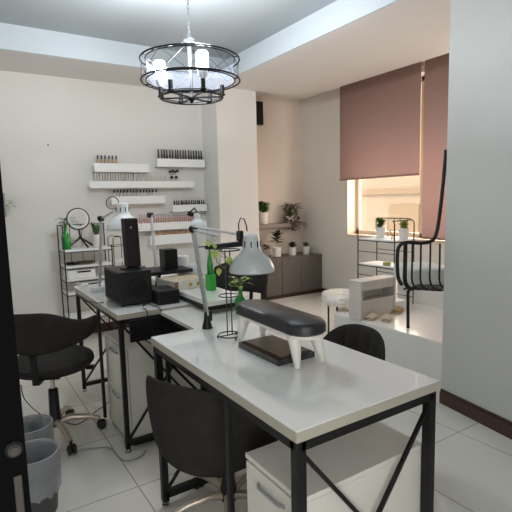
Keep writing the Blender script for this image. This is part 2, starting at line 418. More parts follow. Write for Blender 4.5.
desk('desk', 'white desk at the left carrying the black speakers, on black cross-braced frame', BX0, BX1, BY0, BY1, DZ, 2.78, w=.024)
c1 = on(209, 302, 'z', .79); c2 = on(240, 296, 'z', .79)
CX0, CX1, CY0, CY1 = 1.19, 1.19+.5, c1.y+.06, c1.y+.06+.75
c1 = on(209, 302, 'z', .80)
CX0, CY0 = c1.x, c1.y
CX1, CY1 = on(247, 296, 'z', .80).x, CY0+1.0
# white cabinets under the desks
cabinet(.672+.02, 1.175, .888, 1.165, .535, 'white two-drawer cabinet under the foreground desk')
cabinet(.688, 1.13, 2.36, 2.74, .56, 'white two-drawer cabinet under the speaker desk at left')

# bridging low table between the desks
GX0, GX1, GY0, GY1, GZ = .875, on(264, 311, 'z', .735).x, 1.845, 2.308, .735
r = thing('side_table', 'plain white side table bridging the gap between the front desk and the rear desks', 'table', ((GX0+GX1)/2, (GY0+GY1)/2, 0))
bm = B(); box(bm, GX0, GX1, GY0, GY1, GZ-.018, GZ, .001); obj('tabletop', bm, cabw, r)
for xx in (GX0+.01, GX1-.01): bm = B(); bar(bm, (xx, GY0, GZ-.028), (xx, GY1, GZ-.028), .018); obj('rail', bm, steel, r)
for xx in (GX0+.02, GX1-.02):
    for yy in (GY0+.02, GY1-.02):
        bm = B(); box(bm, xx-.01, xx+.01, yy-.01, yy+.01, 0, GZ-.019); obj('leg', bm, steel, r)
# rear desk C, slightly higher, over the right part of B and the bridge
r = thing('desk', 'white raised rear desk with the printed carton and green bottle on it', 'desk', ((CX0+CX1)/2, (CY0+CY1)/2, 0))
bm = B(); box(bm, CX0, CX1, CY0, CY1, .776, .80, .0015); obj('tabletop', bm, white, r)
bm = B(); w = .022
for xx in (CX0+.012, CX1-.012): bar(bm, (xx, CY0+.01, .765), (xx, CY1-.01, .765), w)
for yy in (CY0+.012, CY1-.012): bar(bm, (CX0+.01, yy, .765), (CX1-.01, yy, .765), w)
obj('top_rail', bm, steel, r)
for xx, yy in ((CX1-.012, CY0+.012), (CX1-.012, CY1-.012)):
    bm = B(); box(bm, xx-w/2, xx+w/2, yy-w/2, yy+w/2, 0, .754); obj('leg', bm, steel, r)
for yy in (CY0+.25, CY1-.25):
    bm = B(); box(bm, BX1-.05, BX1-.05+w, yy, yy+w, .7505, .754); box(bm, BX1-.05, BX1-.05+w, yy, yy+w, .7505, .76); obj('leg', bm, steel, r)
# dark slatted panel below B's front edge
pb = [on(130, 333, 'y', BY0-.012), on(163, 323, 'y', BY0-.012)]
r = thing('slatted_panel', 'dark slatted panel hanging below the front edge of the speaker desk', 'panel', (.95, BY0-.01, .6))
bm = B()
for k in range(7): box(bm, pb[0].x, 1.16, BY0-.022, BY0-.010, .600+k*.0165, .600+k*.0165+.013)
obj('slat', bm, blackp, r); bm = B(); box(bm, pb[0].x, 1.16, BY0-.009, BY0-.003, .598, .717); obj('backing', bm, grille, r)

# ------------------------------------------------------------------ office chairs (front faces local +X)
def chair(label, loc, rz, zs, ztop, zbot=None, arm_drop=.10, taper=1.0, amax=105, rr=.235, brot=-72, seat=True, dip=0, chan=0):
    r = thing('office_chair', label, 'chair', loc, rz)
    zbot = zbot or zs+.03
    # wrap-around shell
    bm = B(); n = 72 if chan else 28; rows = []
    for i in range(n+1):
        th = R(-amax+2*amax*i/n); s = abs(th)/R(amax)
        zt = ztop-arm_drop*s**2.2
        if dip: q_ = min(1, max(0, (s-.12)/.5)); zt = ztop-dip*q_*q_*(3-2*q_)-.05*max(0, s-.85)/.15
        zb = zbot+(.06 if taper else 0)*taper*s**1.5
        if s > .4 and amax < 80: k_ = 1-math.sqrt(max(0, 1-((s-.4)/.6)**2)); zt -= .13*k_; zb += .07*k_
        if zt-zb < .05: zb = zt-.05
        ex = rr*(1+.10*s)
        pt = lambda rad, z: Vector((-math.cos(th)*rad*(1 if abs(th) < R(90) else 1.0), math.sin(th)*rad, z))
        m_ = (zt+zb)/2; tt = .022*(1-.25*s)-(.010*(1-abs(math.cos(th*chan)))**2 if chan else 0)
        lean = .035
        prof = []
        for q in range(10):
            a = 2*PI*q/10
            z = m_+math.sin(a)*(zt-zb)/2*(1 if abs(math.sin(a)) > .9 else .93)
            rad = ex+math.cos(a)*tt+lean*(z-zbot)/(ztop-zbot)
            prof.append(bm.verts.new(pt(rad, z)))
        rows.append(prof)
    for a, b in zip(rows, rows[1:]):
        for q in range(10): bm.faces.new((a[q], a[(q+1) % 10], b[(q+1) % 10], b[q]))
    bm.faces.new(rows[0][::-1]); bm.faces.new(rows[-1])
    obj('backrest', bm, fabric, r, smooth=True, world=False, sub=1)
    bm = B(); prof = [(.0, -.045), (.15, -.045), (.20, -.035), (.222, -.012), (.218, .012), (.195, .028), (.1, .033), (0, .034)]
    lathe(bm, prof, (0.02, 0, zs-.034), n=36, caps=False)
    for v in bm.verts:
        if v.co.x > .02: v.co.x = .02+(v.co.x-.02)*1.12
    obj('seat', bm, leather if not seat else fabric, r, smooth=True, world=False)
    bm = B(); bar(bm, (-.10, 0, zs-.075), (-.225, 0, zs-.075), .035, .010); bar(bm, (-.222, 0, zs-.077), (-.238, 0, zbot+.012), .034, .008)
    obj('back_bracket', bm, blackp, r, world=False)
    bm = B(); box(bm, -.09, .09, -.07, .07, zs-.105, zs-.08, .004); tube(bm, [(.02, -.05, zs-.09), (.06, -.18, zs-.095)], .006, 8); box(bm, .045, .09, -.215, -.17, zs-.105, zs-.088, .004)
    obj('tilt_mechanism', bm, blackp, r, world=False)
    bm = B(); lathe(bm, [(.013, .2), (.013, zs-.1)], n=16); obj('gas_lift', bm, chrome, r, smooth=True, world=False)
    bm = B(); lathe(bm, [(.034, .075), (.036, .09), (.034, .13), (.029, .14), (.026, zs-.19), (.02, zs-.185)], n=20); obj('lift_cover', bm, blackp, r, smooth=True, world=False)
    for k in range(5):
        a = 2*PI*k/5+R(brot); ca, sa = math.cos(a), math.sin(a)
        bm = B(); L = .235
        pts = [(ca*.02, sa*.02, .095), (ca*L*.35, sa*L*.35, .105), (ca*L*.75, sa*L*.75, .09), (ca*L, sa*L, .068)]
        tube(bm, pts, [.020, .018, .016, .013], 10); l = obj('base_leg', bm, cream, r, smooth=True, world=False)
        bm = B(); tube(bm, [(ca*L, sa*L, .045), (ca*L, sa*L, .072)], .006, 8)
        for s_ in (-1, 1):
            cx, cy = ca*L-sa*s_*.012+ca*.01, sa*L+ca*s_*.012+sa*.01
            lathe(bm, [(.004, -.009), (.024, -.008), (.027, 0), (.024, .008), (.004, .009)], (cx, cy, .027), (-sa, ca, 0), 18)
        box(bm, ca*L-.012, ca*L+.012, sa*L-.012, sa*L+.012, .04, .052, .003)
        obj('caster', bm, blackp, l, smooth=True, world=False)
    return r
cpos = on(50, 428, 'z', .06)
chair('dark grey barrel-back office chair at the left, beside the wall and bins', (cpos.x+.03, cpos.y-.01, 0), R(62), .475, .785, .545, .12, 1.3, 102, .222, dip=.075)
chair('dark grey rounded-back office chair tucked under the left side of the foreground desk', (.865, 1.60, 0), R(26), .42, .685, .31, .04, 1.0, 66, .255, 70)
chair('black rounded-back office chair behind the right side of the foreground desk', (1.41, 1.60, 0), R(176), .42, .69, .38, .10, .4, 70, .212, chan=9)
chair('black office chair pushed in behind the white raised rear desk', (dep(236, 300, 3.9).x, dep(236, 300, 3.9).y, 0), R(205), .46, .80, .50, .06, .2, 80, .22)

# ------------------------------------------------------------------ hand rest on the foreground desk
hr = thing('hand_rest', 'black cushioned manicure hand rest on four white tapered legs', 'hand rest', (.93, 1.33, DZ))
fA, fB, fC, fD = on(239, 341, 'z', DZ), on(262, 334, 'z', DZ), on(296.5, 369, 'z', DZ), on(323.5, 362, 'z', DZ)
e1, e2 = (fA+fB)/2, (fC+fD)/2
ax = (e2-e1); ax.z = 0; L = ax.length; u_ = ax.normalized(); e1 = e1+u_*.040; e2 = e2-u_*.034; HW = min(.078, (fC-fD).length/2+.018); ax.normalize(); sd = Vector((-ax.y, ax.x, 0))
def capsule(bm, c1, c2, w, z0, z1, inset=.012):
    rings = []
    for z, ins in ((z0, inset*.6), (z0+.006, 0), (z1-.012, 0), (z1-.005, inset*.35), (z1, inset)):
        ring = []; n = 16
        for k in range(n+1): a = PI/2+PI*k/n; ring.append(c1+ax*math.cos(a)*(w-ins)+sd*math.sin(a)*(w-ins))
        for k in range(n+1): a = -PI/2+PI*k/n; ring.append(c2+ax*math.cos(a)*(w-ins)+sd*math.sin(a)*(w-ins))
        rings.append([bm.verts.new((p.x, p.y, z)) for p in ring])
    for a, b in zip(rings, rings[1:]):
        n = len(a)
        for k in range(n): bm.faces.new((a[k], a[(k+1) % n], b[(k+1) % n], b[k]))
    bm.faces.new(rings[0][::-1]); bm.faces.new(rings[-1])
bm = B(); capsule(bm, e1, e2, HW, .860, .902); obj('cushion', bm, leather, hr, smooth=True)
bm = B(); capsule(bm, e1, e2, HW-.012, .852, .8595, .002); obj('underside_board', bm, restw, hr)
for c, s in ((e1, -1), (e2, 1)):
    for t_ in (-1, 1):
        top = c+ax*s*.004+sd*t_*(HW-.032); foot = c+ax*s*.036+sd*t_*(HW-.022)
        bm = B(); tube(bm, [(foot.x, foot.y, DZ+.0005), (top.x, top.y, .8515)], [.010, .024], 14); obj('leg', bm, restw, hr, smooth=True)
# tray / flat boxes under the rest
r = thing('plastic_tray', 'smoked plastic tray of brown cards lying under the hand rest', 'tray', (.95, 1.3, DZ))
tA, tB, tD = on(239, 345, 'z', .76), on(279, 364, 'z', .76), on(314, 354, 'z', .76)
tc_ = (tA+tD)/2; dx = tB-tA; dx.z = 0; ta, tb = dx.length/2, (tD-tB).length/2; dx.normalize(); dy = Vector((-dx.y, dx.x, 0))
def obox(bm, c, a, b, z0, z1):
    prism(bm, [tuple((c+dx*sx*a+dy*sy*b)[:2]) for sx, sy in ((-1, -1), (1, -1), (1, 1), (-1, 1))], z0, z1)
bm = B(); obox(bm, tc_, ta, tb, DZ+.0005, DZ+.006); obj('tray_base', bm, clearp, r)
bm = B()
for a, b, o in ((ta, .002, dy*(tb-.002)), (ta, .002, dy*-(tb-.002)), (.002, tb, dx*(ta-.002)), (.002, tb, dx*-(ta-.002))): obox(bm, tc_+o, a, b, DZ+.006, DZ+.020)
obj('tray_rim', bm, clearp, r)
bm = B(); obox(bm, tc_+dy*.004, ta*.88, tb*.80, DZ+.0065, DZ+.026); obj('card_stack', bm, brownbk, r)

# ------------------------------------------------------------------ lamps
def shade(r, c, k=1.0, m=lampw, axis=(0, 0, 1), hole=True):
    """c = centre of the lower rim"""
    bm = B(); prof = [(.080, 0), (.082, .004), (.079, .018), (.066, .045), (.048, .062), (.036, .074), (.031, .085), (.029, .118), (.026, .128), (.012, .133), (.001, .134)]
    prof = [(a*k, b*k) for a, b in prof]; inner = [(max(a-.003, .0005), b-.002) for a, b in prof[::-1]]
    lathe(bm, prof, c, axis, 36, caps=False)
    o = obj('lamp_shade', bm, m, r, smooth=True, solid=.002)
    cc = Vector(c)
    for j in range(8):
        if k < .9: break
        bm = B(); a = 2*PI*j/8+.2; rr = .0312*k; p = cc+Vector((math.cos(a)*rr, math.sin(a)*rr, .1*k)); bar(bm, p-Vector((0, 0, .011*k)), p+Vector((0, 0, .011*k)), .0035*k); obj('vent_slot', bm, blackp, o)
    bm = B(); sphere(bm, cc+Vector((0, 0, .045*k)), .026*k, (1, 1, 1.2)); lathe(bm, [(.013*k, .065*k), (.013*k, .09*k)], c); obj('bulb', bm, bulboff, o, smooth=True)
def rods(bm, a, b, off=.011, w=.0045):
    a, b = Vector(a), Vector(b); u, v = frame_of(b-a)
    for s in (-1, 1): bar(bm, a+u*off*s, b+u*off*s, w*2, w*2)
# big lamp over the foreground desk
base = on(205, 327, 'z', DZ); base.y = min(base.y, AY1-.025)
J = dep(193, 229, 1.98); K = dep(240, 240, 1.74); hc = dep(252, 271.5, 1.72)
r = thing('desk_lamp', 'big pale grey swing-arm desk lamp clamped to the foreground desk, above the hand rest', 'lamp', tuple(base))
bm = B(); lathe(bm, [(.024, .0005), (.022, .012), (.014, .04), (.012, .07), (.008, .075)], base, n=18); box(bm, base.x+.014, base.x+.024, base.y-.006, base.y+.006, DZ+.03, DZ+.075, .002); obj('clamp_base', bm, blackp, r, smooth=True)
bm = B(); rods(bm, base+Vector((0, 0, .06)), J, .009, .0045); obj('lower_arm', bm, silver, r)
bm = B(); sphere(bm, J, .018); tube(bm, [J+Vector((-.0, -.02, 0)), J+Vector((0, .02, 0))], .012, 12); obj('elbow_joint', bm, blackp, r, smooth=False)
bm = B(); rods(bm, J, dep(215, 236, 1.88), .009, .004); rods(bm, J+Vector((0, 0, .012)), K+Vector((0, 0, .02)), .008, .0028); obj('upper_arm', bm, silver, r)
bm = B(); tube(bm, [dep(206, 247.5, 1.78), dep(215, 246.5, 1.76), dep(244, 243.5, 1.73)], [.008, .0105, .0105], 12); obj('handle_tube', bm, blackp, r, smooth=True)
bm = B(); box(bm, K.x-.012, K.x+.012, K.y-.010, K.y+.010, K.z-.004, K.z+.035, .005); obj('knuckle', bm, blackp, r)
shade(r, hc, 1.02)
bm = B(); tube(bm, [dep(239, 233, 1.74), dep(238.5, 224, 1.74), dep(240.5, 218, 1.74), dep(244, 219, 1.74), dep(246.5, 226, 1.74), dep(247, 231, 1.73)], .0025, 8); obj('cord', bm, blackp, r, smooth=True)
# middle lamp
b0 = on(157, 268, 'z', .80) if False else dep(158, 262, 2.95); b0 = Vector((b0.x, b0.y, DZ))
b0 = dep(157, 275, 2.98); b0.z = DZ
J = dep(151, 215, 2.98); K = dep(189, 213, 2.94); hc = dep(197.5, 226.5, 2.9)
r = thing('desk_lamp', 'small white swing-arm lamp standing behind the carton, head right of its pole', 'lamp', tuple(b0))
bm = B(); lathe(bm, [(.024, .0005), (.020, .02), (.011, .06)], b0, n=18); obj('clamp_base', bm, blackp, r, smooth=True)
bm = B(); rods(bm, b0+Vector((0, 0, .05)), J, .012, .004); obj('lower_arm', bm, lampwhite, r)
bm = B(); tube(bm, [J+Vector((-.022, 0, 0)), J+Vector((.012, 0, 0))], .017, 12); tube(bm, [K+Vector((-.01, 0, 0)), K+Vector((.025, 0, -.012))], .014, 12); obj('elbow_joint', bm, blackp, r)
bm = B(); rods(bm, J, K, .005, .004); obj('upper_arm', bm, silver, r)
shade(r, hc, .60, lampwhite)
bm = B(); tube(bm, [K, dep(194.5, 208, 2.9), hc+Vector((0, 0, .085))], .005, 8); obj('neck', bm, blackp, r)
# left lamp
b0 = on(100, 291, 'z', DZ); J = dep(101, 219, 2.95); K = dep(114, 211, 2.9); hc = dep(123.5, 230, 2.86)
r = thing('desk_lamp', 'white swing-arm lamp standing on the far left of the speaker desk, behind the tower speaker', 'lamp', tuple(b0))
bm = B(); box(bm, b0.x-.05, b0.x+.05, b0.y-.035, b0.y+.045, DZ+.0005, DZ+.03, .008); obj('lamp_base', bm, lampwhite, r)
bm = B(); rods(bm, b0+Vector((0, 0, .028)), J, .012, .0045); obj('lower_arm', bm, silver, r)
bm = B(); sphere(bm, J, .02); tube(bm, [J, J+Vector((-.02, 0, .01))], .012); obj('elbow_joint', bm, blackp, r)
bm = B(); rods(bm, J, K, .006, .004); obj('upper_arm', bm, silver, r)
shade(r, hc, 1.25, lampwhite)
bm = B(); cc = dep(112.5, 203, 2.88); torus(bm, cc, .038, .0028, 32, tuple(fw)); obj('cord_loop', bm, blackp, r, smooth=True)

# ------------------------------------------------------------------ speakers
r = thing('subwoofer', 'black cube subwoofer on the speaker desk, under the tower speaker', 'speaker', (.79, 2.6, DZ))
sx0, sx1, sy0, sy1 = .715, .895, 2.465, 2.765
bm = B(); box(bm, sx0, sx1, sy0, sy1, DZ+.008, .938, .004); obj('body', bm, blackp, r)
bm = B(); box(bm, sx0-.002, sx0-.0002, sy0+.012, sy1-.012, DZ+.02, .926); obj('side_panel', bm, grille, r)
bm = B(); torus(bm, ((sx0+sx1)/2+.01, sy0-.002, .855), .045, .006, 32, (0, 1, 0)); lathe(bm, [(.012, 0), (.04, .004)], ((sx0+sx1)/2+.01, sy0-.003, .855), (0, 1, 0)); obj('driver', bm, grille, r, smooth=True)
for a in (sx0+.02, sx1-.02):
    for b in (sy0+.02, sy1-.02): bm = B(); lathe(bm, [(.01, DZ+.0005), (.01, DZ+.0078)], (a, b, 0), n=12); obj('foot', bm, blackp, r)
tp = dep(133, 268, 2.66)
r = thing('tower_speaker', 'tall dark brown tower speaker standing on the subwoofer', 'speaker', (tp.x, tp.y, .9385))
z0 = .9385
bm = B(); lathe(bm, [(.072, z0), (.072, z0+.005), (.02, z0+.010)], (tp.x, tp.y, 0), n=32); obj('base_disc', bm, blackp, r, smooth=True)
zt = dep(131, 218, 2.66).z
bm = B(); box(bm, tp.x-.038, tp.x+.038, tp.y-.038, tp.y+.038, z0+.011, zt, .006); o = obj('column', bm, brownsp, r)
for v in o.data.vertices: 
    k = (v.co.z)/(zt-z0); v.co.x -= .018*k*0.35; 
bm = B(); q = dep(129, 229, 2.60); tube(bm, [Vector((tp.x-.012, tp.y-.0385, zt-.05)), Vector((tp.x-.012, tp.y-.041, zt-.05))], .005, 14); obj('emblem', bm, silver, r)
# small black box speaker
p0 = dep(169, 268.5, 2.95)
r = thing('box_speaker', 'small black box speaker standing on the black shelf riser behind the carton', 'speaker', (p0.x, p0.y, p0.z))
hz = p0.z; hw = .044
bm = B(); box(bm, p0.x-hw, p0.x+hw, p0.y-hw, p0.y+hw, hz+.002, hz+.125, .003); obj('body', bm, blackp, r)
bm = B(); box(bm, p0.x-hw+.006, p0.x+hw-.006, p0.y-hw-.002, p0.y-hw-.0002, hz+.008, hz+.118); obj('speaker_grille', bm, grille, r)
RZ = hz+.0005
# black riser shelf
r = thing('shelf_riser', 'flat black shelf riser behind the subwoofer', 'shelf', (p0.x, p0.y, DZ))
rx0, rx1, ry0, ry1 = p0.x-.22, min(p0.x+.12, 99), p0.y-.10, p0.y+.14
bm = B(); box(bm, rx0, rx1, ry0, ry1, RZ-.022, RZ, .004); obj('shelf_board', bm, blackp, r)
for a in (rx0+.02, CX0-.03):
    for b in (ry0+.02, ry1-.02): bm = B(); box(bm, a-.008, a+.008, b-.008, b+.008, DZ+.0005, RZ-.0225); obj('leg', bm, steel, r)
# black amplifier/PSU box in front
q = on(156, 307, 'z', DZ)
r = thing('amplifier', 'low black ribbed amplifier lying on the speaker desk right of the subwoofer', 'amplifier', (q.x+.06, q.y+.06, DZ))
ax0, ax1, ay0, ay1 = q.x+.025, max(q.x+.09, CX0-.03), q.y+.02, q.y+.19
bm = B(); box(bm, ax0, ax1, ay0, ay1, DZ+.0005, DZ+.075, .003); obj('body', bm, blackp, r)
bm = B()
for k in range(6): box(bm, ax0+.006, ax1-.006, ay0-.003, ay0-.0002, DZ+.010+k*.0095, DZ+.015+k*.0095)
obj('cooling_fin', bm, grille, r)
# carton on C
r = thing('carton', 'long white printed carton with two round yellow marks on the raised rear desk', 'box', (1.2, 2.5, .80))
k0, k1 = on(174, 291.5, 'z', .801), on(207, 286.5, 'z', .801)
k0, k1, k2 = on(175, 291.5, 'z', .80), on(206, 286.5, 'z', .80), on(161, 284, 'z', .80)
def quad(bm, a, b, c, z0, z1): prism(bm, [(a.x, a.y), (b.x, b.y), (b.x+c.x-a.x, b.y+c.y-a.y), (c.x, c.y)], z0, z1)
k1 = k0+(k1-k0)*1.12
perp = Vector((-(k1-k0).y, (k1-k0).x, 0)).normalized(); k2 = k0+perp*.22
bm = B(); quad(bm, k0, k1, k2, .8005, .853); obj('body', bm, card, r, bevel=.001)
e = (k1-k0)
ins = .004
bm = B(); quad(bm, k0+e*.02+perp*.006, k1-e*.02+perp*.006, k2+e*.02-perp*.006, .8532, .8538); obj('printed_lid', bm, tanprint, r)
bm = B(); quad(bm, k0-perp*.001, k0+e*.10-perp*.001, k0, .803, .852); obj('dark_end_band', bm, brownp, r)
for f_, m_ in ((.44, yellow), (.66, yellow)):
    cpt = k0+e*f_-perp*.0006; cpt.z = .827; bm = B(); lathe(bm, [(.013, 0), (.013, .0008)], cpt, tuple(-perp), 24); d = obj('round_mark', bm, m_, r)
    bm = B(); lathe(bm, [(.006, 0.001), (.006, .0016)], cpt, tuple(-perp), 20); obj('mark_center', bm, brownp, d)

# ------------------------------------------------------------------ plants and pots
def pot(bm, c, r0, h, z0): lathe(bm, [(r0*.82, 0), (r0*.86, .002), (r0, h*.96), (r0, h), (r0*.9, h), (r0*.88, h*.88)], (c[0], c[1], z0), n=24)
def plant(name, label, c, z0, pr, ph, kind, m, m2=None, hgt=.1, n=40, seed=1, spread=.06, lsz=.03, cat='plant'):
    rnd = random.Random(seed)
    r = thing(name, label, cat, (c[0], c[1], z0))
    bm = B(); pot(bm, c, pr, ph, z0+.0005); obj('pot', bm, potw, r, smooth=True)
    bm = B(); lathe(bm, [(pr*.87, ph*.85), (pr*.87, ph*.87)], (c[0], c[1], z0+.0005), n=20); obj('soil', bm, soil, r)
    zc = z0+ph*.87
    st = B(); lf = B(); lf2 = B()
    for k in range(n):
        a = rnd.uniform(0, 2*PI); t_ = rnd.random()
        if kind == 'bush':
            p = Vector((c[0]+math.cos(a)*spread*.7*rnd.random(), c[1]+math.sin(a)*spread*.7*rnd.random(), zc+hgt*rnd.uniform(.15, .95)))
            d = Vector((math.cos(a), math.sin(a), rnd.uniform(.0, 1)))
        elif kind == 'rosette':
            p = Vector((c[0], c[1], zc+hgt*t_*.6)); d = Vector((math.cos(a), math.sin(a), rnd.uniform(.3, 1.3)))
        elif kind == 'rubber':
            t_ = k/n; a = k*2.4; p = Vector((c[0], c[1], zc+hgt*(.35+.6*t_))); d = Vector((math.cos(a), math.sin(a), .25+.5*t_))
        elif kind == 'cactus':
            p = Vector((c[0]+math.cos(a)*.012, c[1]+math.sin(a)*.012, zc)); d = Vector((math.cos(a)*.25, math.sin(a)*.25, 1))
        elif kind == 'trail':
            p = Vector((c[0]+math.cos(a)*spread*rnd.random(), c[1]+math.sin(a)*spread*rnd.random()-spread*.3, zc+hgt*rnd.uniform(-.9, 1))); d = Vector((math.cos(a), math.sin(a), rnd.uniform(-.6, .8)))
        tgt = lf2 if (m2 and rnd.random() < .35) else lf
        leaf(tgt, p, d, lsz*rnd.uniform(.8, 1.25), lsz*(.3 if kind == 'cactus' else .5)*rnd.uniform(.8, 1.2))
        if k % 4 == 0: tube(st, [(c[0], c[1], z0+ph*.85), (c[0]+(p.x-c[0])*.4, c[1]+(p.y-c[1])*.4, (zc+p.z)/2+.002), p], .0015, 5)
    obj('foliage', lf, m, r)
    if m2: obj('pale_foliage', lf2, m2, r)
    else: lf2.free()
    obj('stem', st, stemm, r)
    return r
SHZ = on(265, 224, 'y', AW-.11).z
bm = B(); se = on(305, 226, 'y', AW-.16)
box(bm, XP1+.002, se.x-.0, AW-.2, AW-.001, SHZ-.055, SHZ, .003)
tag(obj('wall_shelf', bm, alshelf), 'grey-brown floating shelf in the alcove with two potted plants', 'shelf')
c = on(263.5, 223, 'z', SHZ)
plant('potted_plant', 'bushy bright green plant in a tall white pot on the alcove shelf', (on(263.5, 222, 'y', AW-.11).x, AW-.11), SHZ, .068, .155, 'bush', leafg, None, .16, 230, 3, .085, .055)
plant('trailing_plant', 'trailing dark plant with pinkish leaves spilling over the right end of the alcove shelf', (on(290, 224, 'y', AW-.11).x, AW-.11), SHZ, .06, .09, 'trail', leafp, leafr, .19, 260, 4, .12, .065)
# cabinet
ct = on(322, 254, 'x', XW-.003); CF = ct.y; CT = ct.z
cl = on(266, 258, 'y', CF).x
r = thing('low_cabinet', 'low grey-brown cabinet with plain doors under the alcove shelf', 'cabinet', ((cl+XW)/2, (CF+AW)/2, 0))
bm = B(); box(bm, cl, XW-.003, CF+.02, AW-.018, .05, CT-.0205); obj('body', bm, cabgap, r)
bm = B(); box(bm, cl-.005, XW-.003, CF-.005, AW-.002, CT-.02, CT); obj('cabinet_top', bm, cabgrey, r, bevel=.001)
bm = B(); box(bm, cl, XW-.003, CF+.03, AW-.05, 0, .0495); obj('plinth', bm, skirtm, r)
xs = [cl, on(282, 260, 'y', CF).x, on(301, 260, 'y', CF).x, XW-.003]
for a, b in zip(xs, xs[1:]):
    bm = B(); box(bm, a+.003, b-.003, CF, CF+.0195, .055, CT-.024, .001); obj('door', bm, cabgrey, r)
bm = B(); a = on(258, 280, 'y', CF).x; box(bm, a, cl-.006, CF-.002, CF+.3, 0, CT+.0); tag(obj('storage_tower', bm, steel, bevel=.003), 'narrow black storage tower at the left end of the grey-brown cabinet', 'cabinet')
for px, py, pr, ph, kd, m1, m2, hg, nn, ls, sp, nm, lb in (
    (263.5, 256, .045, .09, 'bush', leafd, None, .07, 50, .045, .04, 'potted_plant', 'small dark plant in a white pot on the cabinet, half hidden by the lamp shade'),
    (277, 257, .062, .125, 'rubber', leafd, None, .20, 18, .14, .02, 'rubber_plant', 'rubber plant with broad dark leaves in a white pot on the cabinet'),
    (292.5, 255.5, .055, .11, 'rosette', leafd, leafr, .09, 50, .075, .03, 'succulent', 'dark reddish succulent in a white pot in the middle of the cabinet top'),
    (306, 254.5, .055, .11, 'rosette', leafg, leafr, .07, 45, .065, .03, 'succulent', 'green succulent in a white pot at the right end of the cabinet top')):
    c = on(px, py-.5, 'z', CT); c.y = min(max(c.y, CF+.06), AW-.07)
    plant(nm, lb, c, CT, pr, ph, kd, m1, m2, hg, nn, int(px), sp, ls)
# dark box high in the alcove
a, b = on(257, 113, 'y', AW-.04), on(262.5, 113, 'y', AW-.04)
z1, z0 = on(260, 101, 'y', AW-.04).z, on(260, 125, 'y', AW-.04).z
bm = B(); box(bm, XP1+.001, b.x, AW-.06, AW-.001, z0, z1-.01, .004); tag(obj('wall_speaker', bm, blackp), 'black box mounted high in the alcove right beside the pillar', 'speaker')

# ------------------------------------------------------------------ wall shelves with nail polish
def ledge(x0, x1, z1, z0, label, d=.09):
    r = thing('wall_shelf', label, 'shelf', ((x0+x1)/2, W, z0), group='white polish shelves on the back wall')
    bm = B(); box(bm, x0, x1, W-d, W-.001, z0, z0+.012); obj('shelf_board', bm, shelfw, r)
    bm = B(); box(bm, x0, x1, W-d-.01, W-d-.0005, z0, z1); obj('front_lip', bm, shelfw, r, bevel=.001)
    return (x0, x1, z0+.012, W-d/2)
FY = W-.10
def LX(x, y): return on(x, y, 'y', FY)
def bottle_proto(name, m, cm, rb, hb, hc, rc, label, cat, group, loc):
    r = thing(name, label, cat, loc, group=group)
    bm = B(); lathe(bm, [(rb*.9, 0), (rb, .003), (rb, hb*.85), (rc, hb)], n=10); obj('bottle', bm, m, r, world=False, smooth=True)
    bm = B(); lathe(bm, [(rc, hb+.0003), (rc*.85, hb+hc)], n=10); obj('cap', bm, cm, r, world=False, smooth=True)
    return r
capk = mat('black cap', (.01, .01, .012), .3); tanb = mat('tan polish', (.52, .38, .22), .3); clearb = mat('clear grey polish', (.72, .68, .62), .2)
capw = mat('pale cap', (.74, .72, .68), .35); darkb = mat('dark polish', (.025, .010, .014), .25); pinkb = mat('pink polish', (.62, .36, .32), .3); pinkc = mat('pale pink cap', (.68, .50, .47), .4)
nude = mat('nude polish', (.72, .45, .27), .35)
specs = [
 # x0,x1 px of shelf, y top, y bottom, label ; bottle row x0,x1, n, ytop, materials
 ((94, 149, 163.5, 172), 'white wall shelf with six tan bottles, at the upper left', (97.5, 116, 6, 155.5, tanb, capk, .45), 'tan polish bottle with black cap on the upper left shelf', 'tan polish bottles on the upper left shelf'),
 ((89.5, 194, 181, 188), 'longest white wall shelf, under the one with the tan bottles', (95, 168, 30, 172, clearb, capw, .5), 'clear polish bottle with pale cap on the longest shelf', 'clear polish bottles on the longest shelf'),
 ((111, 165, 196, 204), 'white wall shelf under the longest shelf, holding black-capped bottles', (114, 156, 14, 189.5, clearb, capk, .45), 'short black-capped bottle on the shelf under the longest one', 'black-capped bottles on the third shelf down'),
 ((157, 205, 159, 167), 'topmost right white wall shelf crowded with black bottles', (158.5, 203.5, 17, 150, darkb, capk, .5), 'black polish bottle on the topmost right shelf', 'black polish bottles on the topmost right shelf'),
 ((172.5, 207, 204.5, 211.5), 'short white wall shelf beside the pillar with black pots and brushes', (174.5, 206, 15, 200.2, darkb, capk, .5), 'small black pot on the short shelf beside the pillar', 'black pots on the short shelf beside the pillar'),
 ((137, 207, 222, 229.5), 'white wall shelf with the row of pink bottles', (139, 193, 24, 213.5, pinkb, pinkc, .5), 'pink polish bottle on the second lowest shelf', 'pink polish bottles on the second lowest shelf'),
 ((150, 193, 234.5, 244), 'lowest white wall shelf, with orange-brown bottles', (152.5, 191, 14, 227.5, nude, capw, .5), 'orange-brown polish bottle on the lowest shelf', 'orange-brown polish bottles on the lowest shelf'),
]
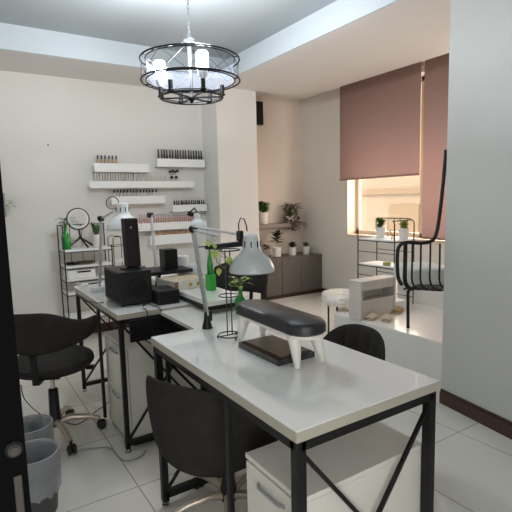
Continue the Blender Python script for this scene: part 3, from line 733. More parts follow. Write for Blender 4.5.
for (sx0_, sx1_, yt, yb), lab, (bx0, bx1, n, byt, m1, m2, cf), bl, bg in specs:
    xm = (sx0_+sx1_)/2
    x0, x1, z1, z0 = LX(sx0_, yt).x, min(LX(sx1_, yt).x, XP0-.002), LX(xm, yt).z, LX(xm, yb).z
    _, _, zb, yb_ = ledge(x0, x1, z1, z0, lab)
    top = on((bx0+bx1)/2, byt, 'y', yb_).z
    hh = top-zb-.001; a, b = on(bx0, byt, 'y', yb_).x, on(bx1, byt, 'y', yb_).x
    b = min(b, x1-.015)
    step = (b-a)/(n-1); rb = min(.012, step*.36)
    vis = top-z1
    hc = vis*cf if m1 is not clearb or m2 is capk else vis*.4
    pr = None
    for k in range(n):
        loc = (a+step*k, yb_+random.uniform(-.008, .008), zb+.0005)
        if pr is None: pr = bottle_proto('polish_bottle', m1, m2, rb, hh-hc, hc, rb*.78, bl, 'bottle', bg, loc)
        else: dup(pr, loc)
# brushes above the short shelf
x0 = LX(176, 200).x; x1 = LX(205, 200).x; prb = None; zsb = LX(190, 211.5).z+.0125
for k in range(11):
    loc = (x0+(x1-x0)*k/10+.008, W-.018, zsb)
    if prb is None:
        prb = thing('nail_brush', 'slim pale brush standing behind the black pots beside the pillar', 'brush', loc, group='brushes on the short shelf')
        bm = B(); tube(bm, [(0, 0, 0), (0, 0, .13)], .002, 6); obj('brush_handle', bm, capw, prb, world=False)
        bm = B(); tube(bm, [(0, 0, .1301), (0, 0, .15)], [.0022, .0006], 6); obj('bristles', bm, nude, prb, world=False)
    else: dup(prb, loc)
# decorations on the longest shelf: dark bow figures
for px, lb in ((173.5, 'small dark red bow ornament standing on the longest shelf, the left one'), (178, 'small dark red bow ornament on the longest shelf, the right and taller one')):
    zt_, zb_ = LX(px, 170).z, LX(180, 188).z+.012
    x = LX(px, 175).x; y = W-.05
    r = thing('bow_ornament', lb, 'ornament', (x, y, zb_))
    bm = B(); tube(bm, [(x, y, zb_+.0005), (x, y, zt_-.03)], .004, 8); obj('stand', bm, capw, r)
    for s in (-1, 1):
        bm = B(); sphere(bm, (x+s*.015, y, zt_-.012+s*.004), .019, (1, .5, .8), 10); obj('bow_loop', bm, darkb, r, smooth=True)
    bm = B(); sphere(bm, (x, y, zt_-.075), .017, (1.2, .5, 1), 10); obj('charm', bm, darkb, r, smooth=True)

# ------------------------------------------------------------------ left wire rack
YRK0, YRK1 = 4.50, 4.75
def rk(x, y): return on(x, y, 'y', YRK0)
rx0, rx1 = rk(64, 250).x, rk(112, 250).x
r = thing('wire_rack', 'black wire rack with white shelves against the back wall at left', 'shelf rack', ((rx0+rx1)/2, 4.62, 0))
zs_ = [rk(80, 249).z, rk(80, 265.5).z, rk(80, 278.5).z, rk(80, 292).z, rk(80, 317).z]
ztop = rk(66, 226).z
for a in (rx0, rx1):
    for b in (YRK0, YRK1):
        bm = B(); tube(bm, [(a, b, 0), (a, b, ztop if b == YRK1 or a == rx0 else zs_[0]+.02)], .006, 8); obj('post', bm, wirem, r)
for z in zs_:
    bm = B(); box(bm, rx0+.008, rx1-.008, YRK0+.008, YRK1-.008, z-.022, z-.002, .002); s = obj('shelf', bm, shelfw, r)
    bm = B()
    for a, b in (((rx0, YRK0), (rx1, YRK0)), ((rx0, YRK1), (rx1, YRK1)), ((rx0, YRK0), (rx0, YRK1)), ((rx1, YRK0), (rx1, YRK1))): tube(bm, [(*a, z-.028), (*b, z-.028)], .004, 6)
    obj('shelf_wire', bm, wirem, s)
bm = B()
for k in range(5):
    x = rx0+(rx1-rx0)*k/4; tube(bm, [(x, YRK1, zs_[1]), (x, YRK1, ztop)], .003, 6)
tube(bm, [(rx0, YRK1, ztop), (rx1, YRK1, ztop)], .004, 6); tube(bm, [(rx0, YRK0, ztop), (rx0, YRK1, ztop)], .004, 6)
obj('back_wires', bm, wirem, r)
Z1 = zs_[0]-.002+.0005
# ring light
c = rk(78, 219); c.y = 4.6; rc_ = on(78, 219, 'y', 4.6); rr_ = (on(88.5, 219, 'y', 4.6)-rc_).length
r = thing('ring_light', 'round ring light on a small black tripod on the wire rack', 'lamp', (rc_.x, 4.6, Z1))
na = tuple((EYE-rc_).normalized())
bm = B(); torus(bm, rc_, rr_, .009, 48, na); obj('ring_housing', bm, blackp, r, smooth=True)
bm = B(); torus(bm, rc_+Vector(na)*.004, rr_-.012, .011, 48, na); obj('diffuser', bm, ringw, r, smooth=True)
hub = Vector((rc_.x+.01, 4.6, Z1+.10))
bm = B(); tube(bm, [hub, (rc_.x, 4.6, rc_.z-rr_)], .008, 8); sphere(bm, hub, .016); obj('tripod_head', bm, blackp, r)
for dx_, dy_ in ((-.13, -.02), (.13, .03), (.045, -.085)):
    bm = B(); tube(bm, [hub, (hub.x+dx_, 4.6+dy_, Z1+.0095)], .009, 8); obj('leg', bm, blackp, r)
# green bottle with sprig
def bottle(c, z0, h, rad, label, m=glassg, sprig=True, seed=1, lm=leafg, spread=.05, nl=14, square=False, hs=.08, ls=.05):
    r = thing('green_bottle', label, 'bottle', (c.x, c.y, z0))
    bm = B(); lathe(bm, [(rad*.9, .0005), (rad, .006), (rad, h*.5), (rad*.8, h*.62), (rad*.38, h*.76), (rad*.34, h*.96), (rad*.42, h)], (c.x, c.y, z0), n=4 if square else 20); obj('glass_body', bm, m, r, smooth=not square)
    if sprig:
        rnd = random.Random(seed); st = B(); lf = B()
        for k in range(nl):
            a = rnd.uniform(0, 2*PI); q = Vector((c.x+math.cos(a)*spread*rnd.random(), c.y+math.sin(a)*spread*rnd.random(), z0+h+hs*rnd.uniform(.1, 1)))
            tube(st, [(c.x, c.y, z0+h*.9), ((c.x*2+q.x)/3, (c.y*2+q.y)/3, (z0+h+q.z)/2+.01), q], .0015, 5)
            leaf(lf, q, (math.cos(a), math.sin(a), rnd.uniform(-.4, .6)), ls, ls*.68)
        obj('stem', st, stemm, r); obj('foliage', lf, lm, r)
    return r
c = on(61.5, 248, 'z', Z1); c = Vector((rx0+.035, 4.56, 0))
bottle(c, Z1, .22, .042, 'green glass bottle with a sprig on the left end of the wire rack', seed=5, spread=.06, nl=16, hs=.07)
c = Vector((on(97, 245, 'y', 4.60).x, 4.60, 0))
plant('cactus_plant', 'small cactus in a white pot on the wire rack right of the ring light', c, Z1, .042, .12, 'cactus', leafd, leafg, .1, 16, 9, .02, .15)
# items on rack shelves
for i, (px0, px1, lb) in enumerate(((66, 96, 'white storage box with black handle slot on the middle rack shelf'), (80, 104, 'white storage box with black handle slot on the lower rack shelf'))):
    z = zs_[2+i]-.0015
    a, b = max(rk(px0, 270).x, rx0+.02), rk(px1, 270).x; a, b = a, min(b, rx1-.02)
    r = thing('storage_box', lb, 'box', ((a+b)/2, 4.6, z))
    hh = (zs_[1+i]-z-.03)*.86
    bm = B(); box(bm, a, b, YRK0+.015, YRK1-.02, z, z+hh, .006); obj('body', bm, shelfw, r)
    bm = B(); xm = (a+b)/2+.02; box(bm, xm-.06, xm+.06, YRK0+.009, YRK0+.0148, z+hh*.68, z+hh*.86, .002); obj('handle', bm, blackp, r)
z = zs_[1]-.0015
for k, (px, w_, lb) in enumerate(((76, .09, 'flat dark dish on the second rack shelf'), (88, .12, 'flat dark brown tray on the second rack shelf'))):
    x = rk(px, 262).x; bm = B(); lathe(bm, [(w_*.6, 0), (w_*.75, .004), (w_*.8, .022), (w_*.74, .02), (w_*.6, .008)], (x, 4.62, z), n=24)
    for v in bm.verts: v.co.y = 4.62+(v.co.y-4.62)*.8
    tag(obj('dish', bm, brownbk if k else blackp, smooth=True), lb, 'dish')
# narrow wire frame right of the rack
a, b = on(104, 250, 'y', 4.5).x+.22*0, on(115, 250, 'y', 4.5).x
a = rx1+.015; b = a+.13
za, zb2, zc2 = on(110, 237, 'y', 4.5).z, on(110, 247, 'y', 4.5).z, on(110, 261, 'y', 4.5).z
r = thing('wire_stand', 'narrow black wire stand with a small white shelf right of the rack', 'stand', ((a+b)/2, 4.6, 0))
bm = B()
for y in (4.5, 4.68):
    tube(bm, [(a, y, 0), (a, y, za-.02), (a+.02, y, za), (b-.015, y, za-.01), (b, y, za-.03), (b, y, 0)], .004, 6)
tube(bm, [(a, 4.5, zb2), (b, 4.5, zb2), (b, 4.68, zb2), (a, 4.68, zb2)], .0035, 6, True); tube(bm, [(a, 4.5, .05), (b, 4.5, .05), (b, 4.68, .05), (a, 4.68, .05)], .0035, 6, True)
obj('wire_frame', bm, wirem, r)
bm = B(); box(bm, a+.004, b-.004, 4.505, 4.675, zc2-.018, zc2); obj('shelf', bm, shelfw, r)

# ------------------------------------------------------------------ white clutter behind (paper rolls, cups)
def desk_zone(px, py, d): return dep(px, py, d)
rr0 = thing('paper_roll', 'white paper roll standing on the rear desk behind the carton', 'paper roll', (0, 0, 0))
c = on(181, 266, 'z', .80); c = Vector((CX0+.26, CY1-.08, .80)); c = dep(183, 262, 3.1); c.z = .80; rr0.location = c
bm = B(); lathe(bm, [(.04, .0005), (.04, .15), (.015, .15), (.015, .148)], (c.x, c.y, .80), n=24); obj('roll', bm, paperw, rr0, smooth=True)
bm = B(); lathe(bm, [(.0145, .001), (.0145, .152)], (c.x, c.y, .80), n=16); obj('core', bm, card, rr0)
c = dep(194, 262, 3.05); c.z = .80
bm = B(); lathe(bm, [(.02, 0), (.05, .01), (.065, .04), (.055, .08), (.03, .10), (.0, .105)], (c.x, c.y, .8005), n=24); tag(obj('cotton_bag', bm, cushm, smooth=True), 'rounded white cotton bag on the rear desk right of the paper roll', 'bag')
# green bottle on desk C with bright holder
c = on(211, 290, 'z', .80)
hx = .0142
r = thing('bottle_holder', 'bright green square holder around the bottle on the rear desk', 'holder', (c.x, c.y, .80))
bm = B()
for x0_, x1_, y0_, y1_ in ((-hx*1.6, -hx*1.4, -hx*1.6, hx*1.6), (hx*1.4, hx*1.6, -hx*1.6, hx*1.6), (-hx*1.4, hx*1.4, -hx*1.6, -hx*1.4), (-hx*1.4, hx*1.4, hx*1.4, hx*1.6)):
    box(bm, c.x+x0_, c.x+x1_, c.y+y0_, c.y+y1_, .8005, .892)
obj('wall', bm, glassg2, r)
bm = B(); box(bm, c.x-hx*1.39, c.x+hx*1.39, c.y-hx*1.39, c.y+hx*1.39, .8005, .802); obj('base', bm, glassg2, r)
bottle(c, .8022, .275, .018, 'green glass bottle standing in the bright green holder on the rear desk', glassg, False)
# second bottle behind hand rest
c = on(241, 312, 'z', GZ); c = Vector((c.x, c.y, GZ)); 
c = on(241, 313, 'z', GZ); c.y = min(c.y, GY1-.04)
bottle(c, GZ, .125, .031, 'green glass bottle with variegated leaves on the side table behind the hand rest', glassg, True, 11, leafy, .045, 24, hs=.06, ls=.034)
# vine in a wire plant stand on the foreground desk
c = on(230, 337.5, 'z', DZ)
r = thing('plant_stand', 'black wire plant stand with two ring hoops on the foreground desk', 'plant stand', tuple(c))
rad = .047
bm = B(); torus(bm, (c.x, c.y, DZ+.012), rad, .0028, 36); 
for k in range(3): a_ = 2*PI*k/3+.5; tube(bm, [(c.x+math.cos(a_)*rad, c.y+math.sin(a_)*rad, DZ+.012), (c.x+math.cos(a_)*(rad+.004), c.y+math.sin(a_)*(rad+.004), DZ+.0008)], [.0028, .004], 8)
bar(bm, (c.x-rad, c.y, DZ+.012), (c.x+rad, c.y, DZ+.012), .004); obj('base_ring', bm, wirem, r)
zt_ = dep(232, 254, 1.72).z
for s in (0, 1):
    q = dep(227.5+9*s, 330, 1.70 if s == 0 else 1.66)
    bm = B(); tube(bm, [(c.x+(-.012+s*.022), c.y-.002, DZ+.013), (c.x+(-.012+s*.022), c.y-.002, zt_)], .0026, 8); obj('upright', bm, wirem, r)
bm = B(); torus(bm, (c.x, c.y, zt_), .052, .0026, 36); obj('top_ring', bm, wirem, r)
zm_ = dep(228, 306, 1.70).z
bm = B(); torus(bm, (c.x, c.y, zm_), .040, .0026, 32); obj('middle_ring', bm, wirem, r)
bm = B(); tube(bm, [(c.x-.025, c.y-.0, zt_+.001), (c.x-.09, c.y-.012, zt_+.022), (c.x-.13, c.y-.01, zt_+.022)], .0026, 8); obj('side_arm', bm, wirem, r)
r = thing('vine', 'pale green pothos vine cutting draped over the wire plant stand', 'plant', (c.x, c.y, zt_))
rnd = random.Random(4); lf = B(); st = B()
vp = [dep(232, 262, 1.70), dep(224, 268, 1.71), dep(217, 262, 1.72), dep(215, 252, 1.73), dep(212, 243, 1.74), dep(207, 240, 1.74)]
tube(st, [Vector((c.x-.045, c.y-.02, zt_+.004))]+vp, .0016, 6); obj('stem', st, stemm, r)
for px, py, s in ((207, 243, .03), (213, 246, .024), (215, 252, .042), (219, 257, .03), (224, 262, .036), (233, 262, .034), (229, 259, .028), (219, 270, .028), (210, 240, .022)):
    q = dep(px, py-2, 1.72); leaf(lf, q, (rnd.uniform(-.5, .8), rnd.uniform(-.9, -.3), -.5), s, s*.75, .3)
obj('foliage', lf, leafy, r)

# ------------------------------------------------------------------ chandelier
DC = 2.86
cen = dep(190.5, 69, DC); cx, cy = cen.x, cen.y
zu = dep(190, 60.5, DC).z; zl = dep(191, 81, DC).z; zw = dep(192, 97, DC).z
RR = .30
r = thing('chandelier', 'black drum chandelier with sheer shade and candle bulbs hanging from the tray ceiling', 'chandelier', (cx, cy, ZT))
bm = B(); lathe(bm, [(.055, ZT-.03), (.06, ZT-.01), (.06, ZT-.0005)], (cx, cy, 0)); obj('ceiling_cap', bm, lampmetal, r, smooth=True)
bm = B()
n_l = 14; z_ = ZT-.03; zb_ = zu+.14
for k in range(n_l):
    zc = z_-(z_-zb_)*(k+.5)/n_l; h_ = (z_-zb_)/n_l*.62
    pts = [(cx+(math.cos(t_)*.007 if k % 2 else 0), cy+(0 if k % 2 else math.cos(t_)*.007), zc+math.sin(t_)*h_) for t_ in [2*PI*j/12 for j in range(12)]]
    tube(bm, pts, .0018, 6, True)
obj('chain', bm, lampmetal, r)
bm = B(); lathe(bm, [(.004, zb_+.003), (.014, zb_-.003), (.034, zb_-.022), (.036, zb_-.028), (.012, zb_-.034), (.010, zw)], (cx, cy, 0)); obj('stem', bm, lampmetal, r, smooth=True)
for z, nm in ((zu, 'upper_ring'), (zl, 'lower_ring')):
    bm = B(); torus(bm, (cx, cy, z), RR, .0052, 64); torus(bm, (cx, cy, z), RR*.9, .004, 64)
    for k in range(6):
        a = PI*k/3+.3; tube(bm, [(cx+math.cos(a)*RR*.9, cy+math.sin(a)*RR*.9, z), (cx+math.cos(a)*RR, cy+math.sin(a)*RR, z)], .004, 6)
    obj(nm, bm, steel, r, smooth=True)
bm = B()
for k in range(12):
    a, b = 2*PI*k/12, 2*PI*(k+1)/12
    for p_, q_ in ((zu, zl), (zl, zu)): tube(bm, [(cx+math.cos(a+(b-a)*t_)*RR*.985, cy+math.sin(a+(b-a)*t_)*RR*.985, p_+(q_-p_)*t_) for t_ in (0, .25, .5, .75, 1)], .0013, 5)
obj('cross_wires', bm, steel, r)
bm = B(); lathe(bm, [(RR*.88, zl+.002), (RR*.88, zu-.002)], (cx, cy, 0), n=64, caps=False); obj('sheer_shade', bm, organzam, r, smooth=True)
RW = .19
bm = B(); torus(bm, (cx, cy, zw), RW, .007, 56); torus(bm, (cx, cy, zw+.012), RW*1.0, .003, 56)
for k in range(6):
    a = PI*k/3+.45; bar(bm, (cx, cy, zw), (cx+math.cos(a)*RW, cy+math.sin(a)*RW, zw), .009)
obj('wheel', bm, steel, r)
bm = B(); sphere(bm, (cx, cy, zw-.003), .026, (1, 1, .7)); lathe(bm, [(.002, zw-.035), (.012, zw-.022)], (cx, cy, 0)); obj('hub', bm, steel, r, smooth=True)
for k in range(4):
    a = PI*k/2+.3; bm = B(); tube(bm, [(cx+math.cos(a)*.008, cy+math.sin(a)*.008, zb_-.03), (cx+math.cos(a)*RR*.9, cy+math.sin(a)*RR*.9, zu)], .002, 5) ; obj('spoke', bm, lampmetal, r)
LB = []
p1, p2 = dep(161, 90, DC-.15), dep(199.5, 82, DC-.10)
a1 = math.atan2(p1.y-cy, p1.x-cx); a2 = math.atan2(p2.y-cy, p2.x-cx)
for k in range(6):
    a = PI*k/3+.45; px, py = cx+math.cos(a)*RW, cy+math.sin(a)*RW
    bm = B(); lathe(bm, [(.008, zw+.004), (.02, zw+.010), (.019, zw+.016), (.0135, zw+.018), (.0135, zw+.069), (.010, zw+.069)], (px, py, 0), n=18); s = obj('socket', bm, steel, r, smooth=True)
    sp = (px-EYE.x)*rt.x+(py-EYE.y)*rt.y
    LB.append((sp, px, py, s))
# the two fitted bulbs: the leftmost one and the one nearest the viewer right of centre
def scr(px, py): v = Vector((px, py, zw))-EYE; return 256+F*v.dot(rt)/v.dot(fw), v.dot(fw)
L2 = sorted(LB, key=lambda q: abs(scr(q[1], q[2])[0]-160)+ (0 if scr(q[1], q[2])[1] < 9 else 50))[0]
L3 = sorted([q for q in LB if q is not L2], key=lambda q: abs(scr(q[1], q[2])[0]-199)+(0 if scr(q[1], q[2])[1] < DC else 60))[0]
for _, px, py, s in (L2, L3):
    z0 = zw+.070; bm = B(); lathe(bm, [(.014, z0), (.026, z0+.018), (.030, z0+.035), (.030, z0+.045)], (px, py, 0), n=20); obj('bulb_base', bm, bulboff, s, smooth=True)
    bm = B(); lathe(bm, [(.033, z0+.0455), (.036, z0+.055), (.037, z0+.140), (.028, z0+.152), (.0, z0+.155)], (px, py, 0), n=24); obj('bulb', bm, bulbm, s, smooth=True)

# ------------------------------------------------------------------ window bay furniture (stands on the platform)
def ond(px, py, d): return dep(px, py, d)
# wire plant rack near the window
RX = 3.00
yA, yB = on(358, 240, 'x', RX).y, on(414, 235, 'x', RX+.24).y
ztp, zmd = on(370, 239, 'x', RX).z, on(375, 265, 'x', RX).z
zhi, zlo = on(395, 220, 'x', RX).z, on(360, 228, 'x', RX).z
r = thing('plant_rack', 'black wire rack with white shelves in front of the window', 'shelf rack', (RX+.1, (yA+yB)/2, PZ))
XA, XB = RX, RX+.24
for a in (XA, XB):
    for b in (yA, yB):
        bm = B(); tube(bm, [(a, b, PZ+.0005), (a, b, zlo if b == yA else zhi-.03)], .005, 8); obj('post', bm, wirem, r)
for z, y2 in ((ztp, yB), (zmd, yB)):
    bm = B(); box(bm, XA+.006, XB-.006, y2+.006, yA-.006, z-.012, z-.001, .001); s = obj('shelf', bm, shelfw, r)
    bm = B()
    for p_, q_ in (((XA, yA), (XA, y2)), ((XB, yA), (XB, y2)), ((XA, yA), (XB, yA)), ((XA, y2), (XB, y2))): tube(bm, [(*p_, z-.016), (*q_, z-.016)], .005, 6)
    obj('shelf_wire', bm, wirem, s)
bm = B()
for z in (on(360, 251, 'x', RX).z, zmd-.10, PZ+.06):
    tube(bm, [(XA, yA, z), (XA, yB, z)], .0035, 6); tube(bm, [(XB, yA, z), (XB, yB, z)], .0035, 6)
obj('side_wires', bm, wirem, r)
bm = B()
ye = on(376, 220, 'x', XB).y
tube(bm, [(XB, yA, zlo), (XB, yA-.05, zlo), (XB, ye+.0, zlo+.02), (XB, ye-.01, zhi), (XB, yB+.05, zhi), (XB, yB+.01, zhi-.015), (XB, yB, zhi-.04)], .0045, 8)
for k in range(1, 6): yy = yB+(ye-yB)*k/6; tube(bm, [(XB, yy, ztp), (XB, yy, zhi)], .003, 6)
tube(bm, [(XA, yB, zhi-.03), (XA, yB+.02, zhi-.01), (XB, yB+.02, zhi-.01)], .0045, 8)
obj('gallery_rail', bm, wirem, r)
zz = ztp-.0005
c1_, c2_ = on(380.5, 237, 'z', ztp), on(404, 239, 'z', ztp)
for c_, kd, m1, lb, nm, hg, nn, ls in ((c1_, 'bush', leafg, 'small bright green plant in a white pot on the rack before the window', 'potted_plant', .085, 120, .04), (c2_, 'rosette', leafy, 'small yellow-green cactus in a white pot at the right of the window rack', 'cactus_plant', .09, 50, .055)):
    c_.x = min(max(c_.x, XA+.05), XB-.05)
    c_.y = on(380.5 if c_ is c1_ else 404, 230, 'x', c_.x).y
    plant(nm, lb, c_, zz, .042, .09, kd, m1, None, hg, nn, 21 if c_ is c1_ else 22, .035, ls)
# gold deer ornament
g = Vector((XA+.06, on(393, 236, 'x', XA+.06).y, zz+.0005))
bm = B()
for a, b in ((-.012, -.006), (-.012, .006), (.014, -.006), (.014, .006)): tube(bm, [g+Vector((b, a, 0)), g+Vector((b*.6, a*.8, .03))], .0022, 6)
sphere(bm, g+Vector((0, 0, .038)), .012, (.7, 1.7, .8), 12); tube(bm, [g+Vector((0, .015, .04)), g+Vector((0, .024, .066))], [.005, .0035], 8); sphere(bm, g+Vector((0, .030, .069)), .007, (.7, 1.5, .8), 10)
for s in (-1, 1): tube(bm, [g+Vector((0, .024, .072)), g+Vector((s*.01, .020, .09)), g+Vector((s*.012, .03, .105))], .0013, 5); tube(bm, [g+Vector((s*.01, .020, .09)), g+Vector((s*.018, .012, .10))], .0012, 5)
tag(obj('deer_ornament', bm, gold, smooth=True), 'small golden deer ornament between the two pots on the window rack', 'ornament')
g = on(387, 262.5, 'z', zmd); g = Vector((XA+.07, on(387, 262, 'x', XA+.07).y, zmd-.0005))
bm = B(); lathe(bm, [(.028, 0), (.034, .004), (.036, .022), (.031, .021), (.028, .008)], g, n=20); tag(obj('dish', bm, leafy, smooth=True), 'small green dish on the lower shelf of the window rack', 'dish')

# white stepped shoe unit
un = on(361, 321, 'z', PZ)           # near lower left corner
SXX, SYY = un.x, un.y
sy2 = on(349, 311, 'x', SXX).y; sx2 = on(396, 305, 'y', SYY).x
if sx2-SXX > .5: sx2 = SXX+.5
r = thing('shoe_bench', 'pale two-tier shoe bench on the platform beside the fur stool', 'bench', ((SXX+sx2)/2, (SYY+sy2)/2, PZ))
zt_ = on(361, 282, 'x', SXX).z; hh = zt_-PZ; zmid = PZ+hh*.47
bm = B(); box(bm, SXX-.004, sx2, SYY-.004, sy2, zt_-.016, zt_, .001); obj('top_board', bm, steps, r)
bm = B(); box(bm, SXX, SXX+.016, SYY, sy2, PZ+.0005, zt_-.0165); obj('side_panel', bm, steps, r)
bm = B(); box(bm, sx2-.02, sx2-.004, SYY, sy2, PZ+.0005, zt_-.0165); obj('side_panel', bm, steps, r)
bm = B(); box(bm, SXX+.0165, sx2-.0205, SYY+.004, sy2, zmid-.008, zmid+.008); obj('shelf', bm, steps, r)
bm = B(); box(bm, SXX+.0165, sx2-.0205, SYY+.008, SYY+.02, zt_-.075, zt_-.0165); box(bm, SXX+.0165, sx2-.0205, SYY+.008, SYY+.02, PZ+.001, zmid-.0085); obj('front_board', bm, steps, r)
bm = B(); box(bm, SXX+.0165, sx2-.0205, sy2-.012, sy2-.001, PZ+.001, zt_-.0165); obj('back_board', bm, steps, r)
# slippers
def slipper(px, py, rz, label, m=slipb, m2=slipt, s=.88):
    c = on(px, py, 'z', PZ+.005)
    r = thing('slipper', label, 'slipper', (c.x, c.y, PZ+.0005), rz, group='slippers in front of the shoe bench')
    bm = B(); n = 28; lo = []; 
    poly = []
    for k in range(n):
        a = 2*PI*k/n; x = math.cos(a)*.115*s; y = math.sin(a)*(.040+.010*math.cos(a))*s; poly.append((x, y))
    prism(bm, poly, 0, .018); obj('sole', bm, m, r, world=False, bevel=.004)
    bm = B(); rows = []
    for i in range(7):
        x = .02*s+i*.0155*s; w_ = (.045-.0006*i*i)*s; h_ = (.030-.003*i)*s; rows.append([bm.verts.new((x, math.cos(PI*j/8)*w_, .018+math.sin(PI*j/8)*h_)) for j in range(9)])
    for a, b in zip(rows, rows[1:]):
        for j in range(8): bm.faces.new((a[j], a[j+1], b[j+1], b[j]))
    obj('upper', bm, m2, r, world=False, smooth=True, solid=.008)
    return r
slipper(374, 317.5, R(200), 'beige fluffy slipper nearest the shoe bench corner', slipb, slipb)
slipper(387, 319, R(215), 'beige fluffy slipper at the front edge of the platform', slipb, slipb)
slipper(386, 309.5, R(195), 'slipper with tan upper behind the front beige slipper', slipb, slipt)
slipper(399, 311, R(205), 'slipper with tan upper, the rightmost beside the chair leg', slipb, slipt)
# low white box behind
a = on(394, 296, 'z', PZ); 
bx = sx2+.03; 
bm = B(); box(bm, bx, bx+.16, SYY+.05, SYY+.20, PZ+.0005, PZ+.075, .004); tag(obj('storage_box', bm, shelfw), 'low white box on the platform right of the shoe bench', 'box')

# fur stool on the floor
l1, l2 = on(326.5, 331, 'z', 0), on(334, 329.5, 'z', 0)
sc_ = dep(341, 299, 3.9)
sx_, sy_ = sc_.x, sc_.y
r = thing('fur_stool', 'round stool with shaggy cream fur seat and thin black legs', 'stool', (sx_, sy_, 0))
zs0, zs1 = dep(341, 303, 3.9).z, dep(341, 291, 3.9).z
rad = .15
bm = B(); lathe(bm, [(.0, zs0), (rad*.9, zs0), (rad, zs0+.02), (rad*1.02, (zs0+zs1)/2), (rad*.85, zs1-.012), (rad*.4, zs1), (0, zs1+.002)], (sx_, sy_, 0), n=40, caps=False); seat_o = obj('seat', bm, fur, r, smooth=True)
bm = B(); rnd = random.Random(2)
for k in range(6500):
    a = rnd.uniform(0, 2*PI); t_ = rnd.random()
    if t_ < .45: rr2 = rad*math.sqrt(rnd.random())*.9; p_ = Vector((sx_+math.cos(a)*rr2, sy_+math.sin(a)*rr2, zs1-.012*(rr2/rad)**2*1.2)); d_ = Vector((math.cos(a)*.7, math.sin(a)*.7, .5))
    else: z = rnd.uniform(zs0, zs1-.01); p_ = Vector((sx_+math.cos(a)*rad*.99, sy_+math.sin(a)*rad*.99, z)); d_ = Vector((math.cos(a), math.sin(a), rnd.uniform(-1.4, .2)))
    d_ += Vector((rnd.uniform(-.4, .4), rnd.uniform(-.4, .4), rnd.uniform(-.3, .3))); d_.normalize(); L_ = rnd.uniform(.010, .020)
    s_ = d_.cross(Vector((rnd.random(), rnd.random(), rnd.random()))).normalized()*.0016
    vs = [bm.verts.new(p_-s_), bm.verts.new(p_+s_), bm.verts.new(p_+d_*L_)]; bm.faces.new(vs)
fu = obj('fur_pile', bm, furm, seat_o); fu['kind'] = 'stuff'
for k in range(4):
    a = R(-32.9+153)+PI/2*k; bm = B(); tube(bm, [(sx_+math.cos(a)*.11, sy_+math.sin(a)*.11, 0.0005), (sx_+math.cos(a)*.11, sy_+math.sin(a)*.11, zs0-.0005)], .008, 10); obj('leg', bm, wirem, r)

# black tube lounge chair (right, cut by the wall)
D = lambda px, py, d=2.85: dep(px, py, d)
r = thing('tube_armchair', 'black metal tube armchair with white cushion on the platform beside the right wall', 'chair', (3.0, 2.2, PZ))
def smoothpath(pts, n=6):
    pts = [Vector(p) for p in pts]; out = []
    P_ = [pts[0]]+pts+[pts[-1]]
    for i in range(1, len(P_)-2):
        for j in range(n):
            t_ = j/n; a, b, c_, d_ = P_[i-1:i+3]
            out.append(.5*((2*b)+(c_-a)*t_+(2*a-5*b+4*c_-d_)*t_*t_+(3*b-a-3*c_+d_)*t_**3))
    out.append(pts[-1]); return out
d0 = 2.92
fr = [D(446, 150, d0), D(443.5, 180, d0), D(440, 212, d0), D(436.5, 233, d0), D(431.5, 241, d0), D(421, 243, d0), D(407, 242.5, d0), D(400, 245.5, d0), D(397.5, 254, d0), D(398, 276, d0), D(402, 285, d0)]
bm = B(); tube(bm, smoothpath(fr), .0115, 12); obj('front_frame', bm, steel, r, smooth=True)
leg_b = on(408, 328, 'z', PZ+.001); dl = (leg_b-EYE).dot(fw)
leg_t = D(408.5, 292, dl)
bm = B(); tube(bm, smoothpath([leg_b, D(408, 300, dl), leg_t+Vector((0, 0, .005)), D(413, 288.5, dl), D(440, 290, dl+.05)]), .011, 12); obj('leg', bm, steel, r, smooth=True)
for k, px in enumerate((405.5, 412.5, 421, 430.5, 440)):
    b = d0+.0; bm = B(); tube(bm, smoothpath([D(px, 243.5, b), D(px-.3, 262, b), D(px-.5, 280, b-.0), D(px+2.5, 287, b), D(px+7, 289, b+.02)]), .013 if k == 0 else .006, 8); obj('side_bar', bm, steel, r, smooth=True)
# second side, further back, and rear leg
off = Vector((.46, .04, 0)); 
bm = B(); tube(bm, [p_+off for p_ in smoothpath(fr[:5])]+[fr[4]+off+Vector((0, 0, -.24))], .011, 10); obj('rear_frame', bm, steel, r, smooth=True)
q = leg_b+off*1.3+Vector((0, -.22, 0)); bm = B(); tube(bm, [q, Vector((q.x, q.y, leg_t.z-.01)), Vector((q.x+.1, q.y-.15, leg_t.z))], .012, 10); obj('leg', bm, steel, r, smooth=True)
bm = B(); z = D(408, 289, d0).z
a, b = D(404, 289, d0), D(448, 291, d0+.05)
for k in range(7): t_ = k/6; p_ = a+(b-a)*t_; tube(bm, [p_, p_+off], .006, 8)
obj('seat_bars', bm, steel, r)
m0 = D(400, 284, 3.08); m1 = D(449, 268, 3.08)
cz0, cz1 = D(420, 285, 3.1).z, D(420, 266, 3.1).z
q0 = D(409, 275, d0+.06); q1 = D(452, 275, d0+.06)
u_ = (q1-q0); u_.z = 0; 
bm = B(); t = bmesh.new(); bmesh.ops.create_cube(t, size=1)
bmesh.ops.subdivide_edges(t, edges=t.edges[:], cuts=4, use_grid_fill=True)
ex = u_.normalized(); ey = Vector((off.x, off.y, 0)); ey = (ey-ex*ey.dot(ex)).normalized(); c_ = (q0+q1)/2+ey*.20
ctop = D(420, 268, d0+.1).z; cbot = D(420, 288, d0+.1).z+.012
Mx = Matrix((ex*u_.length, ey*.34, Vector((0, 0, ctop-cbot)))).transposed().to_4x4(); Mx.translation = Vector((c_.x, c_.y, (ctop+cbot)/2))
merge(bm, t, Mx)
o = obj('cushion', bm, cushm, r, smooth=True, sub=2)

